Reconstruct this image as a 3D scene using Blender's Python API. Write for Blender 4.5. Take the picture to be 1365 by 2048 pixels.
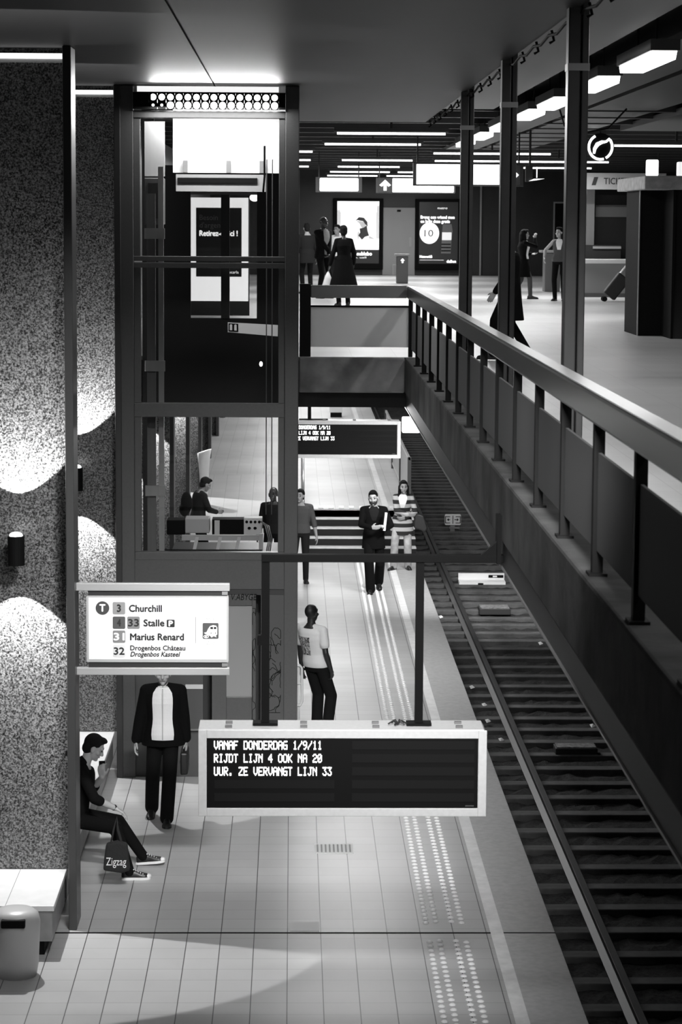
import bpy, bmesh, math, random
from mathutils import Vector, Matrix
random.seed(7)
R = math.radians
for _o in list(bpy.data.objects):
    bpy.data.objects.remove(_o)
scn = bpy.context.scene
COL = scn.collection

# ------------------------------------------------------------------ camera
CAM_H = 6.3                       # eye height of somebody leaning on the mezzanine parapet, above the platform
PITCH, YAW, ROLL = R(6.855), R(1.177), R(0.35)
fwd = Vector((math.sin(YAW) * math.cos(PITCH), math.cos(YAW) * math.cos(PITCH), -math.sin(PITCH)))
r0 = Vector((math.cos(YAW), -math.sin(YAW), 0))
u0 = r0.cross(fwd)
rt = r0 * math.cos(ROLL) + u0 * math.sin(ROLL)
up = -r0 * math.sin(ROLL) + u0 * math.cos(ROLL)
cd = bpy.data.cameras.new('camera')
cam = bpy.data.objects.new('camera', cd)
COL.objects.link(cam)
cam.matrix_world = Matrix(((rt.x, up.x, -fwd.x, 0), (rt.y, up.y, -fwd.y, 0), (rt.z, up.z, -fwd.z, CAM_H), (0, 0, 0, 1)))
cd.sensor_fit = 'VERTICAL'
cd.sensor_height = 36.0
cd.lens = 85.0
cd.clip_start = 0.1
cd.clip_end = 300
cd.dof.use_dof = True
cd.dof.focus_distance = 26.0
cd.dof.aperture_fstop = 7.0
scn.camera = cam

# ------------------------------------------------------------------ world, exposure
w = bpy.data.worlds.new('world')
scn.world = w
w.use_nodes = True
w.node_tree.nodes['Background'].inputs[0].default_value = (1, 1, 1, 1)
w.node_tree.nodes['Background'].inputs[1].default_value = 0.004
vs = scn.view_settings
vs.view_transform = 'Standard'
vs.look = 'None'
vs.gamma = 1.0
vs.use_curve_mapping = False
vs.exposure = 0.0


# ------------------------------------------------------------------ lamps of the station and added fill lights
def area(loc, sx, sy, power, rot=(0, 0, 0), spread=180):
    l = bpy.data.lights.new('lamp_light', 'AREA')
    l.shape = 'RECTANGLE'
    l.size, l.size_y, l.energy = sx, sy, power
    l.spread = R(spread)
    o = bpy.data.objects.new('lamp_light', l)
    o.location = loc
    o.rotation_euler = rot
    COL.objects.link(o)
    return o


def spot(loc, rot, power, size, blend=.04, rad=.01):
    l = bpy.data.lights.new('spot_light', 'SPOT')
    l.energy, l.spot_size, l.spot_blend, l.shadow_soft_size = power, R(size), blend, rad
    o = bpy.data.objects.new('spot_light', l)
    o.location = loc
    o.rotation_euler = rot
    COL.objects.link(o)
    return o


FIN_Y = [21.45 + 5.95 * k for k in range(0, 9)]
TUBES = [(0.73, 2.53, 40.5), (0.6, 2.42, 46.2), (0.14 - 1.4, 0.41, 51.3), (3.0, 5.5, 52.0), (-1.3, .42, 58.4), (1.17, 2.85, 58.2), (3.4, 5.2, 58.4),
         (-1.3, .42, 65.3), (1.2, 2.85, 65.2), (5.4, 8.0, 65.2), (1.1, 2.86, 72), (3.1, 4.9, 72), (1.1, 2.7, 78), (3.0, 4.6, 78), (6.0, 8.5, 46.0), (5.2, 7.6, 58.6)]
for a, b, y in TUBES:                                   # tubes below the hall ceiling
    area(((a + b) / 2, y, 7.68), b - a, .12, 105)
LUMS = [10.0, 14.2, 18.4, 22.5, 26.2, 30.4, 33.6, 38.0, 42.0, 46.0]  # nearest three are unseen, added to brighten the parapet panels
for y in LUMS:                                          # the row of luminaires along the hall
    area((3.25, y, 7.66), .2, 2.0, 26)
for k in range(14):                                     # tubes below the mezzanine, over the platform
    area((0.35, 34.5 + 4.2 * k, 3.7), 2.4, .3, 84)
area((0.6, 33.4, 3.78), 2.6, .3, 85, (R(-38), 0, 0))
area((0.9, 8.0, 7.6), 1.2, .5, 72, (R(65.5), 0, 0), 34)      # unseen fill added to brighten surfaces facing the camera
area((0.5, 14.8, 7.7), 1.6, .4, 30, (R(36), 0, 0), 74)   # second added fill, out of view above, passing over the direction sign
area((0.1, 14.6, 7.7), .8, .4, 85, (R(57), 0, R(7)), 46)       # added fill aimed at the man in the suit and the lift front
area((3.2, 37.0, 3.72), 1.2, .3, 130, (R(58), 0, 0), 90)    # unseen light added to brighten the track sign and far sleepers
area((-.86, 26.9, 7.60), 1.4, .16, 75, (R(-35), 0, 0))   # strip light over the lift front
area((-.86, 27.9, 7.62), 1.3, .25, 80, (R(10), 0, 0))  # inside the lift shaft
for y in FIN_Y[:6]:                                     # up and down beams of the wall lamps
    spot((-2.43, y - .27, 3.585), (R(180), 0, 0), 520, 84)
    spot((-2.43, y - .27, 3.24), (0, 0, 0), 420, 84)


# ------------------------------------------------------------------ materials
def nodes(m):
    m.use_nodes = True
    nt = m.node_tree
    return nt, nt.nodes['Principled BSDF']


MATS = {}


def mat(name, v, rough=.5, metal=0.0, spec=.5, noise=None, bump=None, coat=0.0):
    """plain grey stuff; noise = (scale, amount) mottles the colour, bump = (scale, strength)"""
    if name in MATS:
        return MATS[name]
    m = bpy.data.materials.new(name)
    nt, b = nodes(m)
    c = (v, v, v, 1)
    b.inputs['Base Color'].default_value = c
    b.inputs['Roughness'].default_value = rough
    b.inputs['Metallic'].default_value = metal
    b.inputs['Specular IOR Level'].default_value = spec
    b.inputs['Coat Weight'].default_value = coat
    tc = nt.nodes.new('ShaderNodeTexCoord')
    if noise:
        n = nt.nodes.new('ShaderNodeTexNoise')
        n.inputs['Scale'].default_value = noise[0]
        n.inputs['Detail'].default_value = 6
        r = nt.nodes.new('ShaderNodeValToRGB')
        lo, hi = v * (1 - noise[1]), v * (1 + noise[1])
        r.color_ramp.elements[0].position = .3
        r.color_ramp.elements[1].position = .7
        r.color_ramp.elements[0].color = (lo, lo, lo, 1)
        r.color_ramp.elements[1].color = (hi, hi, hi, 1)
        nt.links.new(tc.outputs['Object'], n.inputs['Vector'])
        nt.links.new(n.outputs['Fac'], r.inputs['Fac'])
        nt.links.new(r.outputs['Color'], b.inputs['Base Color'])
    if bump:
        n2 = nt.nodes.new('ShaderNodeTexNoise')
        n2.inputs['Scale'].default_value = bump[0]
        n2.inputs['Detail'].default_value = 4
        bp = nt.nodes.new('ShaderNodeBump')
        bp.inputs['Strength'].default_value = bump[1]
        bp.inputs['Distance'].default_value = .02
        nt.links.new(tc.outputs['Object'], n2.inputs['Vector'])
        nt.links.new(n2.outputs['Fac'], bp.inputs['Height'])
        nt.links.new(bp.outputs['Normal'], b.inputs['Normal'])
    MATS[name] = m
    return m


def emit(name, strength, v=1.0):
    if name in MATS:
        return MATS[name]
    m = bpy.data.materials.new(name)
    nt, b = nodes(m)
    b.inputs['Base Color'].default_value = (v, v, v, 1)
    b.inputs['Emission Color'].default_value = (v, v, v, 1)
    b.inputs['Emission Strength'].default_value = strength
    MATS[name] = m
    return m


def glass_mat(name, tint=.93, gloss=.06):
    m = bpy.data.materials.new(name)
    m.use_nodes = True
    nt = m.node_tree
    nt.nodes.clear()
    o = nt.nodes.new('ShaderNodeOutputMaterial')
    t = nt.nodes.new('ShaderNodeBsdfTransparent')
    t.inputs[0].default_value = (tint, tint, tint, 1)
    g = nt.nodes.new('ShaderNodeBsdfGlossy')
    g.inputs['Roughness'].default_value = .02
    fr = nt.nodes.new('ShaderNodeFresnel')
    fr.inputs[0].default_value = 1.45
    mx = nt.nodes.new('ShaderNodeMixShader')
    nt.links.new(fr.outputs[0], mx.inputs[0])
    nt.links.new(t.outputs[0], mx.inputs[1])
    nt.links.new(g.outputs[0], mx.inputs[2])
    nt.links.new(mx.outputs[0], o.inputs[0])
    return m


def frosted_mat(name, d, t):
    """frosted panel that also lets light from behind through"""
    m = bpy.data.materials.new(name)
    m.use_nodes = True
    nt = m.node_tree
    nt.nodes.clear()
    o = nt.nodes.new('ShaderNodeOutputMaterial')
    a_ = nt.nodes.new('ShaderNodeBsdfDiffuse')
    b_ = nt.nodes.new('ShaderNodeBsdfTranslucent')
    s = nt.nodes.new('ShaderNodeAddShader')
    a_.inputs[0].default_value = (d, d, d, 1)
    b_.inputs[0].default_value = (t, t, t, 1)
    nt.links.new(a_.outputs[0], s.inputs[0])
    nt.links.new(b_.outputs[0], s.inputs[1])
    nt.links.new(s.outputs[0], o.inputs[0])
    return m


def tile_mat(name, v, size, joint, vj, rough, vary=.08, faint=.5, off=0.0):
    """square tiles: dark joints along the platform, fainter ones across it"""
    m = bpy.data.materials.new(name)
    nt, b = nodes(m)
    L = nt.links.new
    tc = nt.nodes.new('ShaderNodeTexCoord')
    sx = nt.nodes.new('ShaderNodeSeparateXYZ')
    L(tc.outputs['Object'], sx.inputs[0])

    def mth(op, a, bb=None):
        n = nt.nodes.new('ShaderNodeMath')
        n.operation = op
        for i, q in enumerate((a, bb)):
            if q is None:
                continue
            if isinstance(q, (int, float)):
                n.inputs[i].default_value = q
            else:
                L(q, n.inputs[i])
        return n.outputs[0]
    u = mth('DIVIDE', mth('ADD', sx.outputs['X'], off), size)
    t = mth('DIVIDE', sx.outputs['Y'], size)
    fu = mth('FRACT', u)
    ft = mth('FRACT', t)
    ju = mth('LESS_THAN', fu, joint / size)
    jt = mth('MULTIPLY', mth('LESS_THAN', ft, joint / size), faint)
    j = mth('MAXIMUM', ju, jt)
    cmb = nt.nodes.new('ShaderNodeCombineXYZ')
    L(mth('FLOOR', u), cmb.inputs[0])
    L(mth('FLOOR', t), cmb.inputs[1])
    wn = nt.nodes.new('ShaderNodeTexWhiteNoise')
    L(cmb.outputs[0], wn.inputs['Vector'])
    ns = nt.nodes.new('ShaderNodeTexNoise')
    ns.inputs['Scale'].default_value = 1.3
    ns.inputs['Detail'].default_value = 5
    L(tc.outputs['Object'], ns.inputs['Vector'])
    val = mth('MULTIPLY', mth('ADD', mth('MULTIPLY', mth('SUBTRACT', wn.outputs['Value'], .5), vary), mth('ADD', mth('MULTIPLY', ns.outputs['Fac'], .3), .85)), v)
    fin = mth('ADD', mth('MULTIPLY', val, mth('SUBTRACT', 1.0, j)), mth('MULTIPLY', j, vj))
    cc = nt.nodes.new('ShaderNodeCombineXYZ')
    for i in range(3):
        L(fin, cc.inputs[i])
    L(cc.outputs[0], b.inputs['Base Color'])
    b.inputs['Roughness'].default_value = rough
    return m


def speckle_mat(name, lo, hi, scale, rough=.35):
    m = bpy.data.materials.new(name)
    nt, b = nodes(m)
    tc = nt.nodes.new('ShaderNodeTexCoord')
    n = nt.nodes.new('ShaderNodeTexNoise')
    n.inputs['Scale'].default_value = scale
    n.inputs['Detail'].default_value = 3
    n.inputs['Roughness'].default_value = .7
    r = nt.nodes.new('ShaderNodeValToRGB')
    r.color_ramp.elements[0].position = .40
    r.color_ramp.elements[1].position = .66
    r.color_ramp.elements[0].color = (lo, lo, lo, 1)
    r.color_ramp.elements[1].color = (hi, hi, hi, 1)
    nt.links.new(tc.outputs['Object'], n.inputs['Vector'])
    nt.links.new(n.outputs['Fac'], r.inputs['Fac'])
    nt.links.new(r.outputs['Color'], b.inputs['Base Color'])
    b.inputs['Roughness'].default_value = rough
    return m


def stripe_mat(name, lo, hi, period, duty=.5):
    m = bpy.data.materials.new(name)
    nt, b = nodes(m)
    L = nt.links.new
    tc = nt.nodes.new('ShaderNodeTexCoord')
    s = nt.nodes.new('ShaderNodeSeparateXYZ')
    L(tc.outputs['Object'], s.inputs[0])
    d = nt.nodes.new('ShaderNodeMath'); d.operation = 'DIVIDE'; d.inputs[1].default_value = period
    f = nt.nodes.new('ShaderNodeMath'); f.operation = 'FRACT'
    g = nt.nodes.new('ShaderNodeMath'); g.operation = 'LESS_THAN'; g.inputs[1].default_value = duty
    mx = nt.nodes.new('ShaderNodeMix'); mx.data_type = 'RGBA'
    L(s.outputs['Z'], d.inputs[0]); L(d.outputs[0], f.inputs[0]); L(f.outputs[0], g.inputs[0]); L(g.outputs[0], mx.inputs['Factor'])
    mx.inputs['A'].default_value = (lo, lo, lo, 1)
    mx.inputs['B'].default_value = (hi, hi, hi, 1)
    L(mx.outputs['Result'], b.inputs['Base Color'])
    b.inputs['Roughness'].default_value = .9
    return m


GLASS = glass_mat('pane_glass')
TERRAZZO = speckle_mat('terrazzo', .004, .26, 62)
FLOOR_M = tile_mat('platform_tiles', .42, .296, .008, .05, .38, faint=.45, off=-.265 + .004)
FAR_TILES = tile_mat('far_platform_tiles', .55, .296, .006, .25, .4, faint=.4)
HALL_TILES = tile_mat('hall_tiles', .60, .6, .004, .38, .3, vary=.05, faint=.8)
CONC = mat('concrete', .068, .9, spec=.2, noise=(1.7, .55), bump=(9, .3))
EDGE_CONC = mat('edge_concrete', .34, .7, noise=(14, .12))
BLACK = mat('black_paint', .004, .7, spec=.12)
DARK = mat('dark_paint', .018, .5)
FRAME = mat('lift_steel', .075, .38, spec=.5, noise=(40, .06))
FRAME_D = mat('dark_steel', .03, .4)
STEEL = mat('grey_steel', .22, .35, metal=.6)
WHITE = mat('white_enamel', .75, .4)
ALU = mat('aluminium', .5, .35, metal=.75)
CEIL = mat('ceiling_panel', .009, .5, spec=.12, noise=(3, .12))
CEIL_D = mat('ceiling_dark', .02, .6)
EM_W = emit('tube_glow', 2.8)
EM_S = emit('sign_glow', 2.2)


# ------------------------------------------------------------------ mesh helpers
class MB:
    def __init__(self):
        self.v, self.f = [], []

    def add(self, vs_, fs):
        n = len(self.v)
        self.v += [tuple(p) for p in vs_]
        self.f += [tuple(i + n for i in q) for q in fs]
        return self

    def box(self, x0, x1, y0, y1, z0, z1):
        self.add([(x0, y0, z0), (x1, y0, z0), (x1, y1, z0), (x0, y1, z0), (x0, y0, z1), (x1, y0, z1), (x1, y1, z1), (x0, y1, z1)],
                 [(0, 3, 2, 1), (4, 5, 6, 7), (0, 1, 5, 4), (1, 2, 6, 5), (2, 3, 7, 6), (3, 0, 4, 7)])
        return self

    def frame(self, x0, x1, z0, z1, y0, y1, t):
        self.box(x0, x0 + t, y0, y1, z0, z1).box(x1 - t, x1, y0, y1, z0, z1)
        return self.box(x0 + t, x1 - t, y0, y1, z1 - t, z1).box(x0 + t, x1 - t, y0, y1, z0, z0 + t)

    def rings(self, rings, caps=True):
        n = len(rings[0])
        vs_ = [p for r in rings for p in r]
        fs = []
        for k in range(len(rings) - 1):
            for i in range(n):
                j = (i + 1) % n
                fs.append((k * n + i, k * n + j, (k + 1) * n + j, (k + 1) * n + i))
        if caps:
            fs.append(tuple(range(n - 1, -1, -1)))
            fs.append(tuple((len(rings) - 1) * n + i for i in range(n)))
        return self.add(vs_, fs)

    def cyl(self, p0, p1, r, r1=None, n=16):
        p0, p1 = Vector(p0), Vector(p1)
        d = (p1 - p0).normalized()
        a = d.orthogonal().normalized()
        b = d.cross(a)
        r1 = r if r1 is None else r1
        ring = lambda p, q: [p + (a * math.cos(t) + b * math.sin(t)) * q for t in [2 * math.pi * i / n for i in range(n)]]
        return self.rings([ring(p0, r), ring(p1, r1)])

    def cap(self, p0, p1, r, r1=None, n=14, m=5):
        """capsule that tapers from r to r1"""
        p0, p1 = Vector(p0), Vector(p1)
        r1 = r if r1 is None else r1
        d = p1 - p0
        d = d.normalized() if d.length > 1e-6 else Vector((0, 0, 1))
        a = d.orthogonal().normalized()
        b = d.cross(a)
        rs = []
        for k in range(m + 1):
            t = math.pi / 2 * k / m
            rs.append((p0 - d * r * math.cos(t), max(r * math.sin(t), r * .04)))
        for k in range(m + 1):
            t = math.pi / 2 * k / m
            rs.append((p1 + d * r1 * math.sin(t), max(r1 * math.cos(t), r1 * .04)))
        return self.rings([[p + (a * math.cos(t) + b * math.sin(t)) * q for t in [2 * math.pi * i / n for i in range(n)]] for p, q in rs])

    def tube(self, pts, r, n=10):
        pts = [Vector(p) for p in pts]
        rings = []
        a = None
        for i, p in enumerate(pts):
            d = (pts[min(i + 1, len(pts) - 1)] - pts[max(i - 1, 0)]).normalized()
            if a is None:
                a = d.orthogonal().normalized()
            a = (a - d * a.dot(d)).normalized()
            b = d.cross(a)
            rings.append([p + (a * math.cos(t) + b * math.sin(t)) * r for t in [2 * math.pi * k / n for k in range(n)]])
        return self.rings(rings)

    def ell(self, c, rx, ry, rz, M=None, n=18, m=12):
        c = Vector(c)
        rs = []
        for k in range(m + 1):
            t = math.pi * (k / m)
            s_, z = max(math.sin(t), .02), -math.cos(t)
            rg = []
            for i in range(n):
                q = 2 * math.pi * i / n
                p = Vector((rx * s_ * math.cos(q), ry * s_ * math.sin(q), rz * z))
                rg.append(c + (M @ p if M else p))
            rs.append(rg)
        return self.rings(rs)

    def prism(self, poly, y0, y1):
        """outline in x,z pushed from y0 to y1"""
        n = len(poly)
        vs_ = [(x, y0, z) for x, z in poly] + [(x, y1, z) for x, z in poly]
        fs = [tuple(range(n)), tuple(range(2 * n - 1, n - 1, -1))]
        for i in range(n):
            j = (i + 1) % n
            fs.append((i, i + n, j + n, j))
        return self.add(vs_, fs)

    def prism_x(self, poly, x0, x1):
        n = len(poly)
        vs_ = [(x0, y, z) for y, z in poly] + [(x1, y, z) for y, z in poly]
        fs = [tuple(range(n)), tuple(range(2 * n - 1, n - 1, -1))]
        for i in range(n):
            j = (i + 1) % n
            fs.append((i, i + n, j + n, j))
        return self.add(vs_, fs)

    def disc(self, x, z, rx, rz, y0, y1, n=32):
        return self.prism([(x + rx * math.cos(2 * math.pi * i / n), z + rz * math.sin(2 * math.pi * i / n)) for i in range(n)], y0, y1)

    def rrect(self, x0, x1, z0, z1, r, y0, y1, n=5):
        p = []
        for cx, cz, a0 in ((x1 - r, z1 - r, 0), (x0 + r, z1 - r, 90), (x0 + r, z0 + r, 180), (x1 - r, z0 + r, 270)):
            for k in range(n + 1):
                a = R(a0 + 90 * k / n)
                p.append((cx + r * math.cos(a), cz + r * math.sin(a)))
        return self.prism(p, y0, y1)

    def mesh(self, name):
        me = bpy.data.meshes.new(name)
        o = Vector((0, 0, 0))
        me.from_pydata(self.v, [], self.f)
        bm = bmesh.new()
        bm.from_mesh(me)
        bmesh.ops.recalc_face_normals(bm, faces=bm.faces)
        bm.to_mesh(me)
        bm.free()
        return me

    def build(self, name, m, parent=None, bevel=0, smooth=False, local=False, label=None):
        """world coordinates; the object's origin is put at its parent's origin, or at the bottom middle of its box"""
        if not local:
            if parent is not None:
                off = base_of(parent)
            else:
                xs, ys, zs = zip(*self.v)
                off = Vector(((min(xs) + max(xs)) / 2, (min(ys) + max(ys)) / 2, min(zs)))
            self.v = [(x - off.x, y - off.y, z - off.z) for x, y, z in self.v]
        me = self.mesh(name)
        me.materials.append(m)
        ob = bpy.data.objects.new(name, me)
        COL.objects.link(ob)
        if parent is not None:
            ob.parent = parent
        elif not local:
            ob.location = off
        if bevel:
            b = ob.modifiers.new('bevel', 'BEVEL')
            b.width, b.segments, b.limit_method = bevel, 2, 'ANGLE'
        if smooth:
            for p in me.polygons:
                p.use_smooth = True
        if label:
            ob['label'] = label
        return ob


def base_of(o):
    v = Vector((0, 0, 0))
    while o is not None:
        v = v + Vector(o.location)
        o = o.parent
    return v


def tag(o, label, cat, group=None, kind=None):
    o['label'], o['category'] = label, cat
    if group:
        o['group'] = group
    if kind:
        o['kind'] = kind
    return o


def thing(name, label, cat, loc=(0, 0, 0), rz=0, group=None, kind=None):
    o = bpy.data.objects.new(name, None)
    o.empty_display_size = .1
    o.location = loc
    o.rotation_euler = (0, 0, rz)
    COL.objects.link(o)
    return tag(o, label, cat, group, kind)


def struct(o, label=None):
    o['kind'] = 'structure'
    if label:
        o['label'] = label
    return o


def kids(o):
    return [c for c in bpy.data.objects if c.parent == o]


def dup(o, delta, label=None, parent=None):
    """a copy of a thing together with its parts and sub-parts"""
    c = o.copy()
    COL.objects.link(c)
    if parent is None:
        c.location = Vector(o.location) + Vector(delta)
    else:
        c.parent = parent
    if label:
        c['label'] = label
    for k in kids(o):
        dup(k, None, None, c)
    return c


_CAPH = []


def text_mb(s, bold=0.0, shear=0.0):
    cu = bpy.data.curves.new('t', 'FONT')
    cu.body, cu.size, cu.offset, cu.shear = s, 1.0, bold, shear
    cu.resolution_u = 3
    ob = bpy.data.objects.new('t', cu)
    COL.objects.link(ob)
    dg = bpy.context.evaluated_depsgraph_get()
    me = bpy.data.meshes.new_from_object(ob.evaluated_get(dg))
    pts = [v.co.copy() for v in me.vertices]
    fs = [tuple(p.vertices) for p in me.polygons]
    bpy.data.objects.remove(ob)
    bpy.data.curves.remove(cu)
    bpy.data.meshes.remove(me)
    return pts, fs


def text(name, s, x0, x1, zb, ch, y, m, parent, bold=0.0, shear=0.0, depth=.003, label=None, rot=0.0, fat=0.0):
    """lettering standing on baseline zb between x0 and x1, capitals ch tall, facing -y"""
    if not _CAPH:
        p, _ = text_mb('H')
        _CAPH.append(max(q.y for q in p))
    pts, fs = text_mb(s, bold, shear)
    a, b = min(p.x for p in pts), max(p.x for p in pts)
    kx, kz = (x1 - x0) / max(b - a, 1e-6), ch / _CAPH[0]
    mb = MB()
    q = [(x0 + (p.x - a) * kx, zb + p.y * kz) for p in pts]
    if rot:
        cx, cz = x0, zb
        q = [(cx + (x - cx) * math.cos(rot) - (z - cz) * math.sin(rot), cz + (x - cx) * math.sin(rot) + (z - cz) * math.cos(rot)) for x, z in q]
    n = len(q)
    mb.v = [(x, y - depth, z) for x, z in q] + [(x, y, z) for x, z in q]
    ed = {}
    for f in fs:
        for i in range(len(f)):
            e = (f[i], f[(i + 1) % len(f)])
            ed[tuple(sorted(e))] = ed.get(tuple(sorted(e)), []) + [e]
    mb.f = [tuple(f) for f in fs] + [tuple(i + n for i in reversed(f)) for f in fs]
    for k, es in ed.items():
        if len(es) == 1:
            i, j = es[0]
            mb.f.append((i, i + n, j + n, j))
    if fat:                                             # heavier strokes
        v0, f0 = list(mb.v), list(mb.f)
        for i, (dx, dz) in enumerate(((fat, 0), (-fat, 0), (0, fat), (0, -fat))):
            e = .0002 * (i + 1)
            mb.add([(x + dx, y_ - e, z + dz) for x, y_, z in v0], f0)
    return mb.build(name, m, parent, label=label)

# ================================================================== THE SETTING
EDGE = 2.37                                             # platform edge
struct(MB().box(-6, EDGE - .5, 8, 46.0, -.5, 0).build('floor', FLOOR_M, None))
struct(MB().box(EDGE - .58, EDGE, 8, 46.6, -.52, .002).build('trim_1', mat('smooth_edge_slab', .40, .5, noise=(16, .1)), None, bevel=.006), 'smooth grey slab along the platform edge')
struct(MB().box(-6, EDGE, 20.935, 20.965, -.1, .0035).build('trim_2', BLACK, None), 'dark expansion joint across the near platform')
struct(MB().box(1.79, 1.905, 8, 45.7, -.05, .005).build('trim_3', mat('white_line', .72, .6, noise=(9, .1)), None), 'white line painted along the platform edge')
# upper platform behind the steps, and its ramp on the left
UP = .735
struct(MB().box(.24, EDGE, 46.72, 96, -.5, UP).box(-6, .24, 53.2, 96, -.5, UP).build('floor_far', FAR_TILES, None))
struct(MB().prism_x([(45.2, -.3), (45.2, .002), (53.2, UP), (53.2, -.3)], -6, .2).build('floor_ramp', FAR_TILES, None))
struct(MB().box(1.79, 1.905, 47.2, 96, UP - .05, UP + .005).build('trim_4', MATS['white_line'], None), 'white line painted along the far upper platform')
struct(MB().box(-4.2, 9, 96, 96.3, -1, 4.1).build('wall_far', mat('far_tunnel', .05, .8), None))
# hall floor of the mezzanine around the opening
HALL = 4.5
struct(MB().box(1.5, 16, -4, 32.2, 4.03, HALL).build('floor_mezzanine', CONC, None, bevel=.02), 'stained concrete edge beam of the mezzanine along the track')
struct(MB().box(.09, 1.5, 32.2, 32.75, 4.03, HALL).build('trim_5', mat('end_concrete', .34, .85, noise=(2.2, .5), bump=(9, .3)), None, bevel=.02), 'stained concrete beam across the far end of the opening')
struct(MB().box(-6, .09, 31.45, 32.75, 4.03, HALL).build('trim_6', mat('slab_edge', .035, .7), None), 'dark slab edge behind the lift')
struct(MB().box(-6, 16, 32.75, 84, 4.03, HALL - .004).build('floor_hall', mat('slab', .05, .8), None))
struct(MB().box(-6, 16, 32.3, 82, HALL - .004, HALL + .002).box(1.7, 16, -4, 32.3, HALL, HALL + .002).build('floor_tiles', HALL_TILES, None), 'pale reflective tiled floor of the station hall')
LOWB = mat('soffit_beam', .012, .6)
struct(MB().box(1.52, 1.95, -4, 32.3, 3.84, 4.03).build('trim_7', LOWB, None), 'black lower beam under the concrete edge')
struct(MB().box(1.508, 1.52, -4, 32.3, 3.832, 3.845).build('trim_8', mat('thin_trim', .22, .4, metal=.4), None), 'thin pale trim under the black beam')
struct(MB().box(-6, 1.95, 32.3, 32.9, 3.83, 4.03).build('trim_9', LOWB, None), 'black lower beam across the far end of the opening')
struct(MB().box(-6, 16, 32.9, 96, 3.86, 4.03).build('ceiling_lower', mat('lower_ceiling', .12, .7), None))
struct(MB().box(1.95, 16, -4, 32.9, 3.95, 4.03).build('ceiling_track', DARK, None))
# ceilings
struct(MB().box(-6, -.875, 4, 36.6, 7.78, 7.95).box(-.855, 1.98, 4, 36.6, 7.78, 7.95).box(-.876, -.854, 4, 36.6, 7.80, 7.95).build('ceiling', CEIL, None), 'smooth dark grey ceiling over the opening with one joint')
struct(MB().box(-6, 16, -4, 84, 8.3, 8.4).build('ceiling_hall', CEIL_D, None))
cb = MB()
for k in range(20):
    cb.box(-6, 16, 37.6 + 2.4 * k, 37.75 + 2.4 * k, 8.0, 8.3)
struct(cb.build('trim_10', mat('ceiling_rib', .04, .5), None), 'dark ribs across the hall ceiling')
struct(MB().box(2.0, 3.0, 3, 36.6, 7.98, 8.06).box(3.5, 4.2, 3, 60, 7.95, 8.02).box(4.5, 5.6, 3, 60, 8.02, 8.1).box(5.9, 7.2, 3, 44, 7.95, 8.05).build('trim_11', mat('cable_tray', .03, .5), None), 'dark cable trays under the hall ceiling')
# walls
struct(MB().box(-6, 16, 82.6, 83, 4.5, 8.3).build('wall_back', mat('hall_wall', .017, .45, noise=(2, .2)), None))
struct(MB().box(-3.0, -2.8, 4, 96, -.5, 7.95).build('wall_left', TERRAZZO, None))
struct(MB().box(15.8, 16, -4, 84, 4.5, 8.3).build('wall_right', mat('side_wall', .03, .6), None))
struct(MB().box(8.4, 8.6, -4, 96, -1.2, 4.03).build('wall_track', mat('track_wall', .02, .8), None))
for k, y in enumerate(FIN_Y):
    top = 7.78 if y < 32 else 3.86
    z0 = .45 if y < 45 else 0
    struct(MB().box(-2.8, -1.975, y, y + .14, z0, top).build('wall_fin', TERRAZZO, None), 'speckled terrazzo cross wall above the bench')
    m_ = MB().box(-1.978, -1.905, y - .42, y, 0, top - .004)
    o_ = m_.build('trim_12', FRAME_D if k else mat('mullion', .05, .35), None, bevel=.008)
    struct(o_, 'dark steel upright at the end of a terrazzo cross wall')
for y in FIN_Y[:2]:                                     # glowing strip added for the bright band above each cross wall
    t = thing('glow_strip', 'slim glowing strip added under the ceiling on top of the %s terrazzo wall' % ('nearer' if y < 22 else 'farther'), 'light', (-2.4, y - .05, 7.69))
    MB().box(-2.8, -2.0, y - .03, y - .002, 7.66, 7.74).build('housing', mat('strip_back', .25, .5), t)
    MB().box(-2.79, -2.01, y - .05, y - .03, 7.69, 7.735).build('diffuser', emit('strip_glow', 1.3), t)

# ================================================================== TRACK
gx = MB()
NX, NY = 56, 440
for j in range(NY + 1):
    for i in range(NX + 1):
        x = 2.38 + i * (8.36 - 2.38) / NX
        y = 6 + j * .2045
        gx.v.append((x, y, -.505 + random.uniform(-.024, .022)))
for j in range(NY):
    for i in range(NX):
        a = j * (NX + 1) + i
        gx.f.append((a, a + 1, a + NX + 2, a + NX + 1))
b_ = gx.build('track_ballast', mat('ballast', .022, .9, noise=(28, .8), bump=(60, 1.0)), None)
tag(b_, 'dark dirty ballast between the sleepers of the tram track', 'gravel', kind='stuff')
SLP = mat('sleeper_wood', .075, .75, noise=(5, .45))
sl = None
GX = 2.94
for k in range(92):
    y = 13.0 + .77 * k + .2
    if sl is None:
        sl = MB().box(GX - .48, GX + 1.98, y, y + .2, -.56, -.445).build('railway_sleeper', SLP, None, bevel=.012)
        tag(sl, 'worn sleeper lying across the dark track bed under the rails', 'sleeper', 'sleepers of the tram track')
        s0 = y
    else:
        dup(sl, (random.uniform(-.02, .02), y - s0, random.uniform(-.008, .008)))
RAIL = mat('rail_side', .05, .5, metal=.5)
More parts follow.
